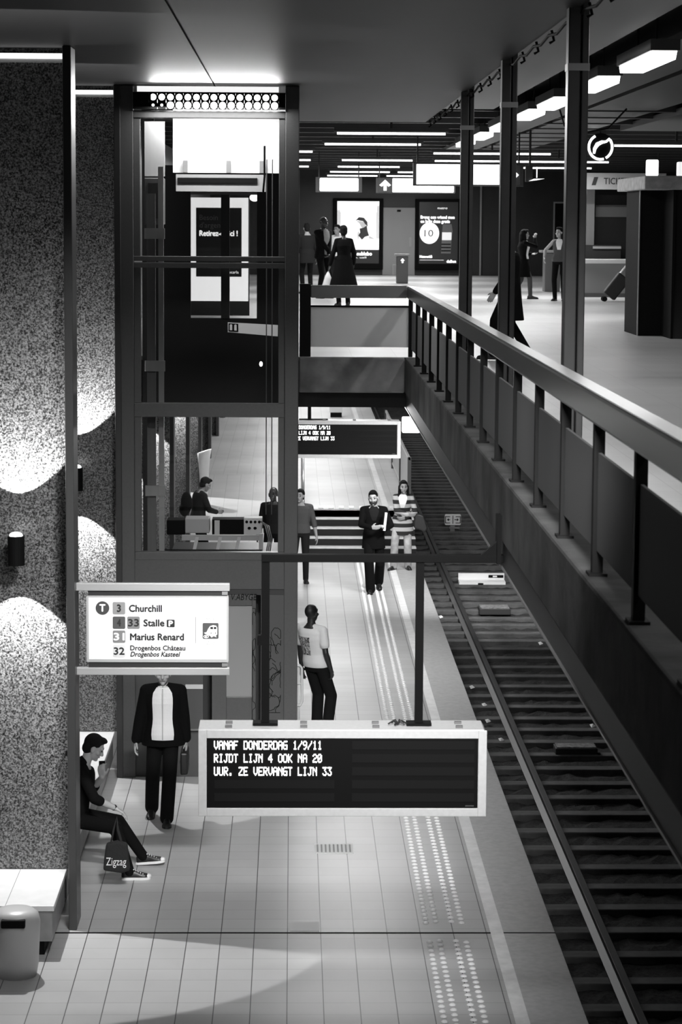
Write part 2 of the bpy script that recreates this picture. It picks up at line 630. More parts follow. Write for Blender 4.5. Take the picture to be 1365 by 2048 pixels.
for nm, x, lab in (('near', GX, 'shiny steel rail beside the platform edge'), ('far', GX + 1.505, 'steel rail on the far side of the track under the beam')):
    prof = [(x - .075, -.445), (x - .075, -.43), (x - .012, -.40), (x - .012, -.335), (x - .036, -.325), (x - .036, -.292), (x + .036, -.292), (x + .036, -.325), (x + .012, -.335), (x + .012, -.40), (x + .075, -.43), (x + .075, -.445)]
    t = thing('rail', lab, 'rail', (x, 8, -.445))
    MB().prism(prof, 8, 94).build('rail_body', RAIL, t)
    MB().box(x - .033, x + .033, 8, 94, -.2925, -.2895).build('running_surface', mat('polished_rail', .75, .28, metal=1.0), t)
struct(MB().box(EDGE - .02, EDGE + .0, 8, 46.6, -.5, -.12).build('trim_13', mat('platform_face', .03, .9), None))


def track_box(x0, x1, y0, y1, z1, lab):
    t = thing('track_box', lab, 'box', ((x0 + x1) / 2, (y0 + y1) / 2, -.47))
    MB().box(x0, x1, y0, y1, -.47, z1).build('casing', mat('box_casing', .03, .6), t, bevel=.01)
    MB().box(x0 + .02, x1 - .02, y0 + .02, y1 - .02, z1, z1 + .012).build('lid', mat('box_lid', .2, .6, noise=(20, .6)), t)
    return t


track_box(3.27, 3.81, 41.4, 41.8, -.36, 'dark box with a worn lid between the rails, before the white board')
track_box(3.38, 3.92, 30.2, 30.5, -.36, 'dark box with a chipped lid between the rails, nearest the camera')
t = thing('track_board', 'long white board lying between the rails behind the dark boxes', 'board', (3.58, 44.9, -.45))
MB().box(3.15, 4.02, 44.8, 45.15, -.45, -.40).prism([(3.15, -.45), (4.02, -.45), (4.02, -.28), (3.15, -.28)], 45.1, 45.15).build('board', mat('white_board', .85, .5), t)
MB().box(3.72, 4.0, 45.085, 45.1, -.36, -.31).box(3.5, 3.6, 44.78, 44.8, -.45, -.42).build('dark_slot', BLACK, t)
MB().box(3.80, 3.88, 45.07, 45.085, -.35, -.32).build('plate', WHITE, t)
t = thing('track_sign', 'small white sign with two arrows standing between the rails', 'sign', (3.55, 52.8, -.45))
MB().rrect(3.375, 3.73, -.33, -.09, .03, 52.8, 52.83).build('plate', mat('sign_white', .8, .5), t)
MB().box(3.5, 3.6, 52.83, 52.86, -.48, -.2).box(3.48, 3.7, 52.79, 52.85, -.41, -.37).build('foot', STEEL, t)
ar = MB().box(3.545, 3.56, 52.795, 52.8, -.30, -.12)
for sx in (-1, 1):
    c = 3.5525 + sx * .08
    ar.box(c - .045, c + .02, 52.795, 52.8, -.218, -.202).prism([(c + sx * .05, -.21), (c + sx * .01, -.175), (c + sx * .01, -.245)], 52.795, 52.8)
    ar.box(min(c + sx * .09, c + sx * .075), max(c + sx * .09, c + sx * .075), 52.795, 52.8, -.28, -.14)
    ar.box(min(c - sx * .02, c + sx * .09), max(c - sx * .02, c + sx * .09), 52.795, 52.8, -.15, -.135).box(min(c - sx * .02, c + sx * .09), max(c - sx * .02, c + sx * .09), 52.795, 52.8, -.29, -.275)
ar.build('arrows', BLACK, t)
for i, (x, y) in enumerate(((2.66, 32.2), (2.62, 34.6), (2.7, 33.3), (2.55, 40.9), (2.74, 31.0), (4.05, 31.9), (4.0, 38.3))):
    q = MB().add([(x, y, -.45), (x + .06, y + .02, -.43), (x + .05, y + .1, -.44), (x - .02, y + .08, -.42), (x + .02, y + .04, -.40)], [(0, 1, 4), (1, 2, 4), (2, 3, 4), (3, 0, 4), (0, 3, 2, 1)])
    tag(q.build('litter', WHITE, None), 'small scrap of white paper on the dark ballast of the track', 'litter', 'scraps of paper on the track')

# ================================================================== PLATFORM FLOOR DETAILS
STUD = mat('polished_studs', .9, .25)


def stud_strip(y0, y1, lab, base_m=None):
    t = thing('tactile_strip', lab, 'tactile paving', (1.37, (y0 + y1) / 2, 0))
    mb = MB()
    first, cnt = None, 0
    for k in range(int((y1 - y0) / .125)):
        y = y0 + .125 * k + .04
        for i, x in enumerate((1.228, 1.318, 1.463, 1.553)):
            yy = y + (.04 if i in (1, 2) else 0)
            q = mb if yy > 18.2 and cnt >= 100 or yy < 18.2 else MB()
            ring = lambda r, z: [(x + r * math.cos(a), yy + r * math.sin(a), z) for a in [math.pi * j / 4 for j in range(8)]]
            if q is mb or first is None:
                q.rings([ring(.030, 0), ring(.024, .010), ring(.012, .016)])
            if q is mb:
                continue
            cnt += 1
            if first is None:
                first = q.build('stud', STUD, t)
                fx, fy = x, yy
            else:
                d = first.copy()
                COL.objects.link(d)
                d.location = Vector(first.location) + Vector((x - fx, yy - fy, 0))
    mb.build('studs', STUD, t)['kind'] = 'stuff'
    return t


stud_strip(15.5, 20.75, 'studded tactile strip in front of the expansion joint, nearest the camera')
stud_strip(21.22, 44.9, 'long studded tactile strip running along the platform behind the expansion joint')


def stud_band(y, z, x0, x1, lab):
    t = thing('tactile_band', lab, 'tactile paving', ((x0 + x1) / 2, y, z))
    mb = MB()
    k = 0
    x = x0
    while x < x1:
        mb.box(x, x + .10, y, y + .34, z, z + .016)
        x += .2
    mb.build('ribs', mat('white_ribs', .85, .3), t, bevel=.004)


stud_band(44.55, 0, .40, 1.3, 'white ribbed tactile band at the foot of the steps')
stud_band(46.85, UP, .32, 2.3, 'white ribbed tactile band at the head of the steps')
t = thing('drain_grate', 'pale slotted drain grate set in the platform tiles', 'drain', (.44, 23.86, 0))
MB().box(.245, .635, 23.68, 24.04, 0, .006).build('plate', mat('grate_pale', .62, .6), t)
g = MB()
for k in range(9):
    x = .265 + .041 * k
    g.box(x, x + .017, 23.71, 24.01, .006, .009)
g.build('slots', mat('grate_slots', .25, .7), t)
tag(MB().box(.0, .26, 21.0, 21.28, 0, .004).build('repair_patch', mat('patch', .5, .5), None), 'pale replaced tile touching the expansion joint', 'tile')

# steps
t = thing('staircase', 'short flight of five steps with pale treads up to the far platform', 'stairs', (1.3, 45.5, 0))
SB = mat('step_riser', .01, .8)
for k in range(5):
    y0 = 45.5 + .305 * k
    z = .147 * (k + 1)
    MB().box(.24, EDGE, y0, y0 + .32 if k < 4 else y0 + .02, 0 if k == 0 else z - .147, z - .018).build('step', SB, t)
    MB().box(.24, EDGE, y0 - .012, y0 + .32 if k < 4 else y0 + .05, z - .018, z).build('tread', mat('pale_tread', .68, .45, noise=(7, .15)), t)


def handrail(name, lab, pts_posts, x, rails, r=.022):
    t = thing(name, lab, 'handrail', (x, pts_posts[0][0], pts_posts[0][1]))
    for y, z in pts_posts:
        MB().cyl((x, y, z), (x, y, z + rails[-1]), r).build('post', mat('rail_metal', .5, .3, metal=.5), t, smooth=True)
    for h in rails:
        MB().tube([(x, y, z + h) for y, z in pts_posts], r).build('rail', MATS['rail_metal'], t, smooth=True)
    return t


handrail('handrail', 'tubular metal handrail between the steps and the ramp', [(45.4, .0), (47.0, .66), (49.6, .7), (52.2, .73)], .22, (.55, 1.02))
# barrier loop beside the lift
t = thing('barrier_rail', 'bent white tubular barrier standing beside the lift', 'barrier', (.1, 28.2, 0))
MB().tube([(.0, 28.2, 1.08), (.10, 28.2, 1.08), (.125, 28.2, 1.05), (.13, 28.2, .7), (.13, 28.2, .64), (.11, 28.2, .60), (.0, 28.2, .60)], .017).build('loop', mat('white_tube', .8, .35), t, smooth=True)
MB().tube([(.0, 28.2, .86), (.13, 28.2, .86)], .012).build('crossbar', MATS['white_tube'], t, smooth=True)
MB().cyl((.09, 28.23, 0), (.09, 28.23, 1.06), .014).build('post', MATS['white_tube'], t, smooth=True)
# fence at the far platform edge
t = thing('platform_fence', 'low metal fence of thin bars along the far platform edge', 'fence', (2.3, 47, UP))
for y in (46.9, 50.6, 54.6, 58.8):
    MB().box(2.26, 2.33, y, y + .09, UP, UP + 1.0).build('post', mat('fence_post', .06, .5), t)
MB().box(2.275, 2.315, 46.9, 58.8, UP + .95, UP + 1.0).build('top_rail', mat('fence_metal', .6, .4, metal=.4), t)
MB().box(2.275, 2.315, 46.9, 58.8, UP + .1, UP + .14).build('bottom_rail', MATS['fence_metal'], t)
bb = MB()
for k in range(58):
    y = 47.05 + .2 * k
    bb.cyl((2.295, y, UP + .1), (2.295, y, UP + .97), .012, n=6)
o_ = bb.build('bars', MATS['fence_metal'], t)
o_['kind'] = 'stuff'
t = thing('platform_crate', 'white box with a dark base standing on the far platform', 'box', (1.26, 69, UP))
MB().box(1.08, 1.44, 68.9, 69.3, UP + .14, UP + .46).build('body', WHITE, t, bevel=.01)
MB().box(1.1, 1.42, 68.92, 69.28, UP, UP + .14).build('base', BLACK, t)
t = thing('sign_back', 'white back of a sign hanging above the track beyond the opening', 'sign', (2.15, 44, 2.48))
MB().rrect(2.01, 2.34, 2.47, 2.76, .03, 44, 44.12).build('box', emit('sign_back_glow', 1.4), t)  # no lamp: the white sign back gets its brightness as glow
MB().cyl((2.2, 44.06, 2.76), (2.2, 44.06, 3.86), .02).build('hanger', DARK, t)


# ================================================================== BENCHES, BIN
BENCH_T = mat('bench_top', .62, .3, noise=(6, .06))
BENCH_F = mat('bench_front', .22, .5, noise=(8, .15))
for y0, y1, lab in ((20.25, 21.44, 'pale stone bench end at the bottom left, in front of the first terrazzo wall'), (21.6, 27.38, 'long pale stone bench under the seated man, between the two terrazzo walls'),
                    (45.45, 50.9, 'pale stone bench far behind the lift')):
    z_ = 0 if y0 < 40 else .1
    t = thing('bench', lab, 'bench', (-2.4, (y0 + y1) / 2, 0))
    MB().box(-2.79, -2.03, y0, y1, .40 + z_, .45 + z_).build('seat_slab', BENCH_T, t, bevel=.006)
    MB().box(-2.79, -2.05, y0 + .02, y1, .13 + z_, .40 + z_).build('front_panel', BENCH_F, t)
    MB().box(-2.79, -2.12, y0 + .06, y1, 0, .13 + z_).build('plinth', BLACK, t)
    MB().box(-2.45, -2.445, y0, y1, .45 + z_, .4515 + z_).build('seam', mat('seam', .2, .6), t)


def bin_(x, y, z, lab, s=1.0):
    t = thing('litter_bin', lab, 'bin', (x, y, z))
    prof = [(.17, 0), (.19, .12), (.20, .35), (.205, .47), (.19, .53), (.15, .565), (.06, .575)]
    n = 24
    mb = MB()
    mb.rings([[(x + r * s * math.cos(q), y + r * s * math.sin(q), z + h * s) for q in [2 * math.pi * i / n for i in range(n)]] for r, h in prof])
    mb.build('body', mat('bin_plastic', .45, .35), t, smooth=True)
    MB().box(x - .1 * s, x + .1 * s, y - .215 * s, y - .12 * s, z + .46 * s, z + .53 * s).build('slot', BLACK, t, bevel=.01)
    return t


bin_(-2.30, 19.75, 0, 'rounded pale litter bin in front of the near bench end', 1.0)
t = thing('litter_bag', 'white plastic bag hanging beside the far bench behind the lift', 'bag', (-1.82, 50.0, .5))
nn = 16
MB().rings([[(-1.82 + a * math.cos(q), 50.0 + .1 * math.sin(q) * (a / .12), h + .05 * math.cos(q)) for q in [2 * math.pi * i / nn for i in range(nn)]] for a, h in ((.05, .5), (.085, .8), (.10, 1.1), (.12, 1.35), (.15, 1.55))]).build('bag', mat('bag_white', .8, .4), t, smooth=True)
MB().cyl((-1.9, 50.1, .44), (-1.9, 50.1, 1.45), .02).build('stand', DARK, t)

# wall lamps
for k, y in enumerate(FIN_Y[:6]):
    lab = ('wall lamp throwing beams up and down the terrazzo wall at the left edge', 'wall lamp throwing beams up and down beside the lift', 'wall lamp on the third terrazzo wall behind the lift', 'wall lamp on the fourth terrazzo wall behind the lift', 'wall lamp on the fifth terrazzo wall far behind the lift', 'wall lamp on the sixth terrazzo wall far behind the lift')[k]
    t = thing('wall_lamp', lab, 'lamp', (-2.43, y - .2, 3.25))
    n = 20
    c = (-2.43, y - .27)
    rg = lambda r, z: [(c[0] + r * math.cos(q), c[1] + r * math.sin(q), z) for q in [2 * math.pi * i / n for i in range(n)]]
    MB().rings([rg(.075, 3.27), rg(.075, 3.53)]).build('shade', BLACK, t)
    MB().box(-2.46, -2.40, y - .2, y - .001, 3.36, 3.44).build('bracket', BLACK, t)
    MB().ell((c[0], c[1], 3.535), .058, .058, .03).build('bulb', emit('bulb_glow', 12), t, smooth=True)

# ================================================================== LIFT
LY = 27.0
lift = thing('lift_shaft', 'tall dark steel lift shaft with three glass panes, rising from the platform', 'lift', (-.93, LY, 0))
MB().box(-1.935, -1.765, LY, LY + .16, 0, 7.775).build('corner_post', FRAME, lift, bevel=.008)
MB().box(-.085, .07, LY, LY + .16, 0, 7.775).build('corner_post', FRAME, lift, bevel=.008)
MB().box(-1.935, -1.78, 31.28, 31.44, 0, 7.775).build('corner_post', FRAME_D, lift)
MB().box(-.085, .06, 31.28, 31.44, 0, 7.775).build('corner_post', FRAME_D, lift)
for z0, z1 in ((5.85, 5.905), (5.775, 5.835), (4.115, 4.27), (2.50, 2.59), (7.42, 7.50)):
    MB().box(-1.765, -.085, LY + .01, LY + .13, z0, z1).build('transom', FRAME, lift, bevel=.006)
for z0, z1 in ((5.905, 7.42), (4.27, 5.775), (2.59, 4.115)):
    MB().box(-1.765, -1.69, LY + .02, LY + .12, z0, z1).build('stile', FRAME, lift, bevel=.006)
    MB().box(-.155, -.085, LY + .02, LY + .12, z0, z1).build('stile', FRAME, lift, bevel=.006)
    MB().box(-1.69, -.155, LY + .06, LY + .072, z0, z1).build('glass_pane', GLASS, lift)
# solid front of the bottom storey and its door
MB().box(-1.765, -.085, LY + .02, LY + .10, 2.17, 2.50).build('front_panel', FRAME, lift)
MB().box(-1.765, -.085, LY + .04, LY + .12, 2.10, 2.165).build('front_panel', FRAME_D, lift)
MB().box(-1.765, -1.0, LY + .05, LY + .12, 0, 2.10).build('front_panel', mat('lift_panel', .07, .45), lift)
dl = MB().box(-.90, -.735, LY + .02, LY + .09, 0, 2.10).box(-.445, -.40, LY + .02, LY + .09, 0, 2.10).box(-.735, -.445, LY + .02, LY + .09, 1.98, 2.10).box(-.735, -.445, LY + .02, LY + .09, 0, .93).build('door_leaf', FRAME, lift, bevel=.005)
MB().box(-.735, -.445, LY + .05, LY + .06, .93, 1.98).build('door_glass', mat('frosted_glass', .28, .25), dl)
MB().box(-1.20, -1.0, LY + .04, LY + .05, 1.02, 1.07).build('notice_or_reflection', mat('reflection_pale', .6, .4), lift)  # pale strip painting a bright reflection on the lift front
MB().cyl((-1.15, LY - .02, .56), (-.9, LY - .02, .56), .012).build('handle_bar', ALU, lift, smooth=True)
pn = MB().box(-.345, -.085, LY + .03, LY + .10, 0, 2.10).build('side_panel', mat('lift_side_panel', .065, .45), lift)
rng = random.Random(11)


def scribble(x0, x1, z0, z1, n, y, w_):
    mb = MB()
    for k in range(n):
        p = Vector((rng.uniform(x0, x1), 0, rng.uniform(z0, z1)))
        a = rng.uniform(0, 6.28)
        pts = []
        for s in range(14):
            a += rng.uniform(-.9, .9)
            p = p + Vector((math.cos(a) * .018, 0, math.sin(a) * .03))
            p.x = min(max(p.x, x0), x1)
            p.z = min(max(p.z, z0), z1)
            pts.append((p.x, y, p.z))
        for q in range(len(pts) - 1):
            (xa, _, za), (xb, _, zb) = pts[q], pts[q + 1]
            dx, dz = xb - xa, zb - za
            l = math.hypot(dx, dz)
            if l < 1e-4:
                continue
            nx, nz = -dz / l * w_, dx / l * w_
            mb.add([(xa + nx, y, za + nz), (xb + nx, y, zb + nz), (xb - nx, y, zb - nz), (xa - nx, y, za - nz)], [(0, 1, 2, 3)])
    return mb


scribble(-.32, -.12, .75, 1.8, 22, LY + .029, .0035).build('graffiti', BLACK, pn)
scribble(-.44, -.405, .6, 1.95, 12, LY + .019, .003).build('graffiti', BLACK, dl)
text('graffiti', 'V.ABYGE', -.68, -.39, 2.045, .07, LY + .018, BLACK, lift, shear=.2)
text('graffiti', 'CIHERA WERO', -1.30, -.72, 2.05, .055, LY + .018, mat('faded_ink', .02, .6), lift, shear=.2)
# strip light with round holes over the front
mb = MB()
y_ = LY - .02
cell = .0955


def holed(mb, x0, x1, z0, z1, cx, cz, r, y):
    n = 16
    out, inn = [], []
    hx, hz = (x1 - x0) / 2, (z1 - z0) / 2
    for i in range(n):
        a = 2 * math.pi * i / n
        c, s = math.cos(a), math.sin(a)
        k = min(hx / abs(c) if abs(c) > 1e-6 else 9, hz / abs(s) if abs(s) > 1e-6 else 9)
        out.append(((x0 + x1) / 2 + c * k, y, (z0 + z1) / 2 + s * k))
        inn.append((cx + c * r, y, cz + s * r))
    mb.add(out + inn, [(i, (i + 1) % n, n + (i + 1) % n, n + i) for i in range(n)])


for i in range(15):
    x = -1.59 + cell * i
    holed(mb, x, x + cell, 7.60, 7.69, x + cell / 2, 7.645, .036, y_)
    if i > 1:
        holed(mb, x, x + cell, 7.515, 7.60, x + cell / 2, 7.558, .040, y_)
    else:
        holed(mb, x, x + cell, 7.515, 7.60, x + cell / 2, 7.558, .016, y_)
mb.box(-1.765, -1.59, y_ - .002, y_ + .002, 7.515, 7.69).box(-.158, -.085, y_ - .002, y_ + .002, 7.515, 7.69)
mb.build('perforated_strip', BLACK, lift)
MB().box(-1.57, -.17, LY + .06, LY + .09, 7.52, 7.69).build('tube_light', emit('lift_tube', 2.6), lift)
MB().box(-1.765, -.085, LY - .02, LY + .4, 7.69, 7.70).build('glow_baffle', BLACK, lift)  # baffle added to keep the tube glow off the ceiling
MB().box(-1.72, -.16, LY + .0, LY + .02, 7.705, 7.765).build('top_reflection', emit('lift_top_reflection', .9), lift)  # glowing bar painted in for the reflection under the ceiling
# back wall of the shaft at hall level: landing doors with glass
BW = mat('shaft_back', .014, .5)
MB().box(-1.78, -1.31, 31.25, 31.3, 4.5, 7.0).box(-.46, -.085, 31.25, 31.3, 4.5, 7.0).box(-1.31, -.46, 31.25, 31.3, 6.66, 7.0).box(-1.31, -.46, 31.25, 31.3, 4.5, 5.05).box(-1.78, -.085, 31.25, 31.3, 3.84, 4.5).build('landing_wall', BW, lift)
ld = MB().box(-.92, -.81, 31.22, 31.3, 5.05, 6.66).build('landing_door', FRAME_D, lift)
MB().box(-1.31, -.92, 31.26, 31.27, 5.05, 6.66).build('door_glass', GLASS, ld)
MB().box(-.81, -.46, 31.26, 31.27, 5.05, 6.66).build('door_glass', GLASS, ld)
MB().box(-1.31, -.46, 31.20, 31.25, 6.63, 6.67).build('door_lintel', STEEL, ld)
# bright lined head of the shaft
LINE = mat('shaft_lining', .8, .6)
MB().box(-1.42, -.09, 28.9, 28.95, 6.86, 7.7).build('head_panel', LINE, lift)
MB().box(-1.70, -1.47, 28.0, 28.05, 6.80, 7.42).build('head_panel', mat('lining_grey', .45, .6), lift)
MB().box(-1.70, -1.48, 27.9, 28.3, 6.25, 6.78).build('control_cabinet', mat('cabinet_grey', .10, .5), lift, bevel=.01)
MB().box(-1.655, -1.52, 27.88, 27.9, 6.32, 6.72).build('cabinet_window', DARK, lift)
MB().box(-1.38, -.32, 28.8, 28.85, 6.64, 6.84).build('door_header', mat('header_pale', .28, .5), lift)
MB().box(-1.36, -.42, 28.77, 28.8, 6.74, 6.80).build('header_slot', BLACK, lift)
for x in (-1.27, -.76, -.37):
    MB().box(x - .025, x + .025, 28.78, 28.9, 6.86, 7.0).build('bracket', mat('bracket_grey', .2, .5), lift)
MB().tube([(-.34, 27.9, 6.62), (-.325, 27.9, 6.8), (-.325, 27.9, 7.15)], .012).build('rod', BLACK, lift)
MB().box(-1.525, -1.465, 27.6, 27.66, 0.3, 6.9).build('guide_rail', mat('guide_metal', .30, .4), lift)
MB().box(-1.66, -1.56, 27.65, 27.7, .3, 6.6).build('guide_panel', mat('guide_grey', .13, .5), lift)
for z in (6.15, 4.65, 3.22):
    MB().box(-1.68, -1.45, 27.57, 27.62, z - .06, z + .06).build('rail_bracket', MATS['guide_metal'], lift)
for x in (-.30, -.235):
    MB().cyl((x, 28.0, 2.9), (x, 28.0, 7.0), .006).build('hoist_cable', STEEL, lift)
MB().ell((-.37, 28.6, 4.62), .02, .02, .03).build('pilot_lamp', emit('pilot', 4), lift)
sg = MB().prism([(-.80, 4.93), (-.18, 4.88), (-.18, 5.02), (-.80, 5.05)], 30.0, 30.03).build('tilted_plate', mat('tilted_white', .75, .4), lift)  # white plate with pictograms, set tilted inside the shaft
MB().prism([(-.79, 4.945), (-.67, 4.937), (-.67, 5.033), (-.79, 5.04)], 29.99, 30.0).build('pictogram_field', BLACK, sg)
MB().prism([(-.775, 4.955), (-.745, 4.953), (-.745, 5.02), (-.76, 5.03), (-.775, 5.02)], 29.985, 29.99).prism([(-.72, 4.951), (-.69, 4.949), (-.69, 5.018), (-.705, 5.028), (-.72, 5.018)], 29.985, 29.99).build('pictogram', WHITE, sg)
# car standing at the platform, only its roof shows through the lowest pane
car = thing('lift_car', 'lift car roof with control boxes and braces behind the lowest glass pane', 'lift car', (-.9, 28.6, 0))
MB().box(-1.44, -.16, 27.75, 29.6, .05, 2.36).build('cabin', mat('cabin_dark', .03, .5), car)
MB().box(-1.66, -.34, 27.7, 27.76, 2.36, 2.52).build('roof_edge', BLACK, car)
bx = MB().box(-1.27, -.98, 28.6, 28.9, 2.60, 2.775).build('control_box', mat('box_grey', .42, .5), car, bevel=.01)
MB().box(-1.49, -1.27, 28.6, 28.9, 2.58, 2.755).build('motor_box', BLACK, car, bevel=.01)
MB().box(-.95, -.56, 28.65, 28.9, 2.58, 2.76).build('relay_box', BLACK, car)
MB().box(-.92, -.86, 28.62, 28.65, 2.58, 2.75).build('cover_plate', mat('plate_pale', .6, .5), car)
pp = MB().box(-.57, -.35, 28.55, 28.75, 2.59, 2.79).build('button_panel', mat('panel_pale', .7, .5), car, bevel=.005)
bt = MB()
for i in range(4):
    bt.disc(-.535 + .05 * i, 2.745, .017, .017, 28.535, 28.55, 12)
for i in range(2):
    bt.disc(-.505 + .07 * i, 2.67, .02, .017, 28.535, 28.55, 12)
bt.build('buttons', BLACK, pp)
cr = MB().box(-1.28, -.36, 27.95, 28.0, 2.60, 2.66)
for x in (-1.15, -.88, -.66):
    cr.add([(x - .02, 27.85, 2.42), (x + .02, 27.85, 2.42), (x + .07, 27.95, 2.64), (x + .03, 27.95, 2.64), (x - .02, 27.89, 2.42), (x + .02, 27.89, 2.42), (x + .07, 27.99, 2.64), (x + .03, 27.99, 2.64)],
           [(0, 1, 2, 3), (7, 6, 5, 4), (0, 4, 5, 1), (1, 5, 6, 2), (2, 6, 7, 3), (3, 7, 4, 0)])
cr.box(-.38, -.33, 27.8, 27.85, 2.4, 2.7)
cr.build('brace', mat('brace_pale', .4, .5), car)
MB().box(-1.35, -1.05, 27.8, 27.95, 2.42, 2.48).build('beam', mat('beam_pale', .65, .5), car)
for k in range(3):
    MB().tube([(-.36, 28.3, 2.78), (-.31 + .02 * k, 28.2, 2.74), (-.27 + .02 * k, 28.1, 2.6), (-.3 + .02 * k, 28.05, 2.42)], .008).build('cable', STEEL, car, smooth=True)

# light panel with an advertisement, seen through the lift doors
t = thing('advert_panel', 'white framed cash advertisement with black centre, seen through the lift glass', 'advertisement', (-1.36, 45, HALL))
MB().box(-1.89, -.80, 45, 45.2, HALL + .05, 6.72).build('cabinet', mat('ad_cabinet', .02, .5), t)
MB().box(-1.89, -.82, 44.98, 45.0, 4.82, 6.72).build('white_field', emit('ad_white', .85), t)
MB().box(-1.785, -.945, 44.965, 44.98, 5.27, 6.535).build('black_field', mat('ad_black', .012, .4), t)
text('lettering', 'Besoin', -1.72, -1.385, 6.31, .095, 44.963, mat('ad_grey', .12, .5), t)
text('lettering', "d'argent ?", -1.72, -1.21, 6.17, .095, 44.963, MATS['ad_grey'], t)
text('lettering', 'Retirez-en ici !', -1.72, -1.02, 6.02, .095, 44.963, emit('ad_text', .9), t, fat=.006)
text('lettering', 'scarla', -1.17, -1.0, 5.33, .05, 44.963, MATS['ad_text'], t)
t = thing('hall_lamp', 'small bright lamp to the right of the cash advertisement', 'lamp', (-.7, 44.5, 6.6))
MB().ell((-.70, 44.5, 6.72), .09, .05, .07).build('globe', emit('hall_globe', 2.5), t, smooth=True)
MB().cyl((-.70, 44.5, 6.78), (-.70, 44.5, 8.3), .012).build('stem', DARK, t)

# ================================================================== MEZZANINE PARAPET
RAILM = mat('parapet_metal', .012, .32, spec=.35)
POSTM = mat('parapet_post', .010, .7, spec=.15)
PANEL = frosted_mat('parapet_panel', .16, .16)  # darker than the end panel: its weaker light is in the colour
par = thing('parapet', 'long metal parapet of grey panels along the right side of the opening', 'railing', (1.57, 20, HALL))
ys = [7.8 + 1.5 * k for k in range(17)]
for y in ys[:-1]:
    MB().box(1.545, 1.60, y - .035, y + .035, HALL + .0, HALL + .80).box(1.525, 1.62, y - .07, y + .07, HALL, HALL + .015).build('post', POSTM, par)
for a, b in zip(ys[:-1], ys[1:]):
    MB().box(1.566, 1.582, a + .035, b - .035, HALL + .13, HALL + .635).build('panel', PANEL, par)
MB().box(1.525, 1.625, 6.5, 32.32, HALL + .785, HALL + .945).build('top_rail', RAILM, par, bevel=.018)
MB().box(1.530, 1.62, 6.5, 32.3, HALL + .945, HALL + .952).build('rail_cap', mat('highlight_cap', .55, .3, metal=.6), par)  # pale strip painting the highlight along the rail's top edge
par2 = thing('parapet', 'short metal parapet with one grey panel across the far end of the opening', 'railing', (.85, 32.4, HALL))
MB().box(.095, .245, 32.36, 32.44, HALL, HALL + .97).build('post', RAILM, par2)
MB().box(1.555, 1.61, 32.36, 32.44, HALL, HALL + .80).build('post', POSTM, par2)
MB().box(.245, 1.555, 32.385, 32.40, HALL + .13, HALL + .66).build('panel', frosted_mat('parapet_panel_lit', .5, .5), par2)  # same frosted panel made paler, brighter light put into its colour
MB().box(.245, 1.555, 32.375, 32.41, HALL + .66, HALL + .685).build('panel_trim', POSTM, par2)
MB().box(.245, 1.53, 32.35, 32.45, HALL + .785, HALL + .945).build('top_rail', mat('rail_grey', .30, .4), par2, bevel=.012)
MB().box(.245, 1.53, 32.355, 32.445, HALL + .945, HALL + .952).build('rail_cap', MATS['highlight_cap'], par2)  # painted edge highlight continued on the end rail

# columns of the hall
for x0, y, lab in ((1.91, 17.0, 'tall twin steel column behind the parapet, nearest the camera'), (1.92, 22.5, 'tall twin steel column behind the parapet, the middle of three'), (1.93, 28.0, 'tall twin steel column behind the parapet, the farthest of three')):
    t = thing('steel_column', lab, 'column', (x0 + .07, y, HALL))
    CM = mat('column_steel', .045, .32, spec=.4, noise=(5, .15))
    MB().box(x0, x0 + .085, y, y + .16, HALL, 8.3).build('profile', CM, t, bevel=.008)
    MB().box(x0 + .095, x0 + .145, y + .01, y + .17, HALL, 8.3).build('profile', CM, t, bevel=.008)
    MB().box(x0 + .07, x0 + .11, y + .05, y + .12, HALL, 8.3).build('web', BLACK, t)
    MB().box(x0 - .004, x0 + .15, y - .004, y + .174, 7.35, 7.40).build('collar', mat('collar', .3, .3, metal=.4), t)

# ================================================================== HANGING DEPARTURE BOARDS
FONT57 = {
    'A': '0E11111F111111', 'V': '1111111111110A04'[:14], 'N': '11191513111111', 'F': '1F10101E101010', 'D': '1E11111111111E', 'O': '0E11111111110E', 'E': '1F10101E10101F',
    'R': '1E11111E141211', 'G': '0F10101711110F', 'I': '0E04040404040E', 'J': '0702020202120C', 'T': '1F040404040404', 'L': '1010101010101F', 'K': '11121418141211',
    'U': '1111111111110E', 'Z': '1F01020408101F', '1': '040C040404040E', '2': '0E11010608101F', '3': '1F02040201110E', '4': '02060A121F0202', '9': '0E11110F01020C',
    '0': '0E11131519110E', '/': '01010204081010', '.': '0000000000000C0C'[:14], ' ': '0' * 14}
FONT57['V'] = '11111111110A04'
FONT57['.'] = '00000000000C0C'


def dots(s, x0, ztop, px, pz, y):
    mb = MB()
    for ci, ch in enumerate(s):
        g = FONT57[ch]
        for r in range(7):
            row = int(g[2 * r:2 * r + 2], 16)
            for c in range(5):
                if row >> (4 - c) & 1:
                    x = x0 + (ci * 6 + c) * px
                    z = ztop - r * pz
                    mb.box(x, x + px * 1.12, y - .004, y, z - pz, z)
    return mb


LED = emit('led_text', 3.0)
MODULE = mat('display_module', .011, .8, spec=.1)


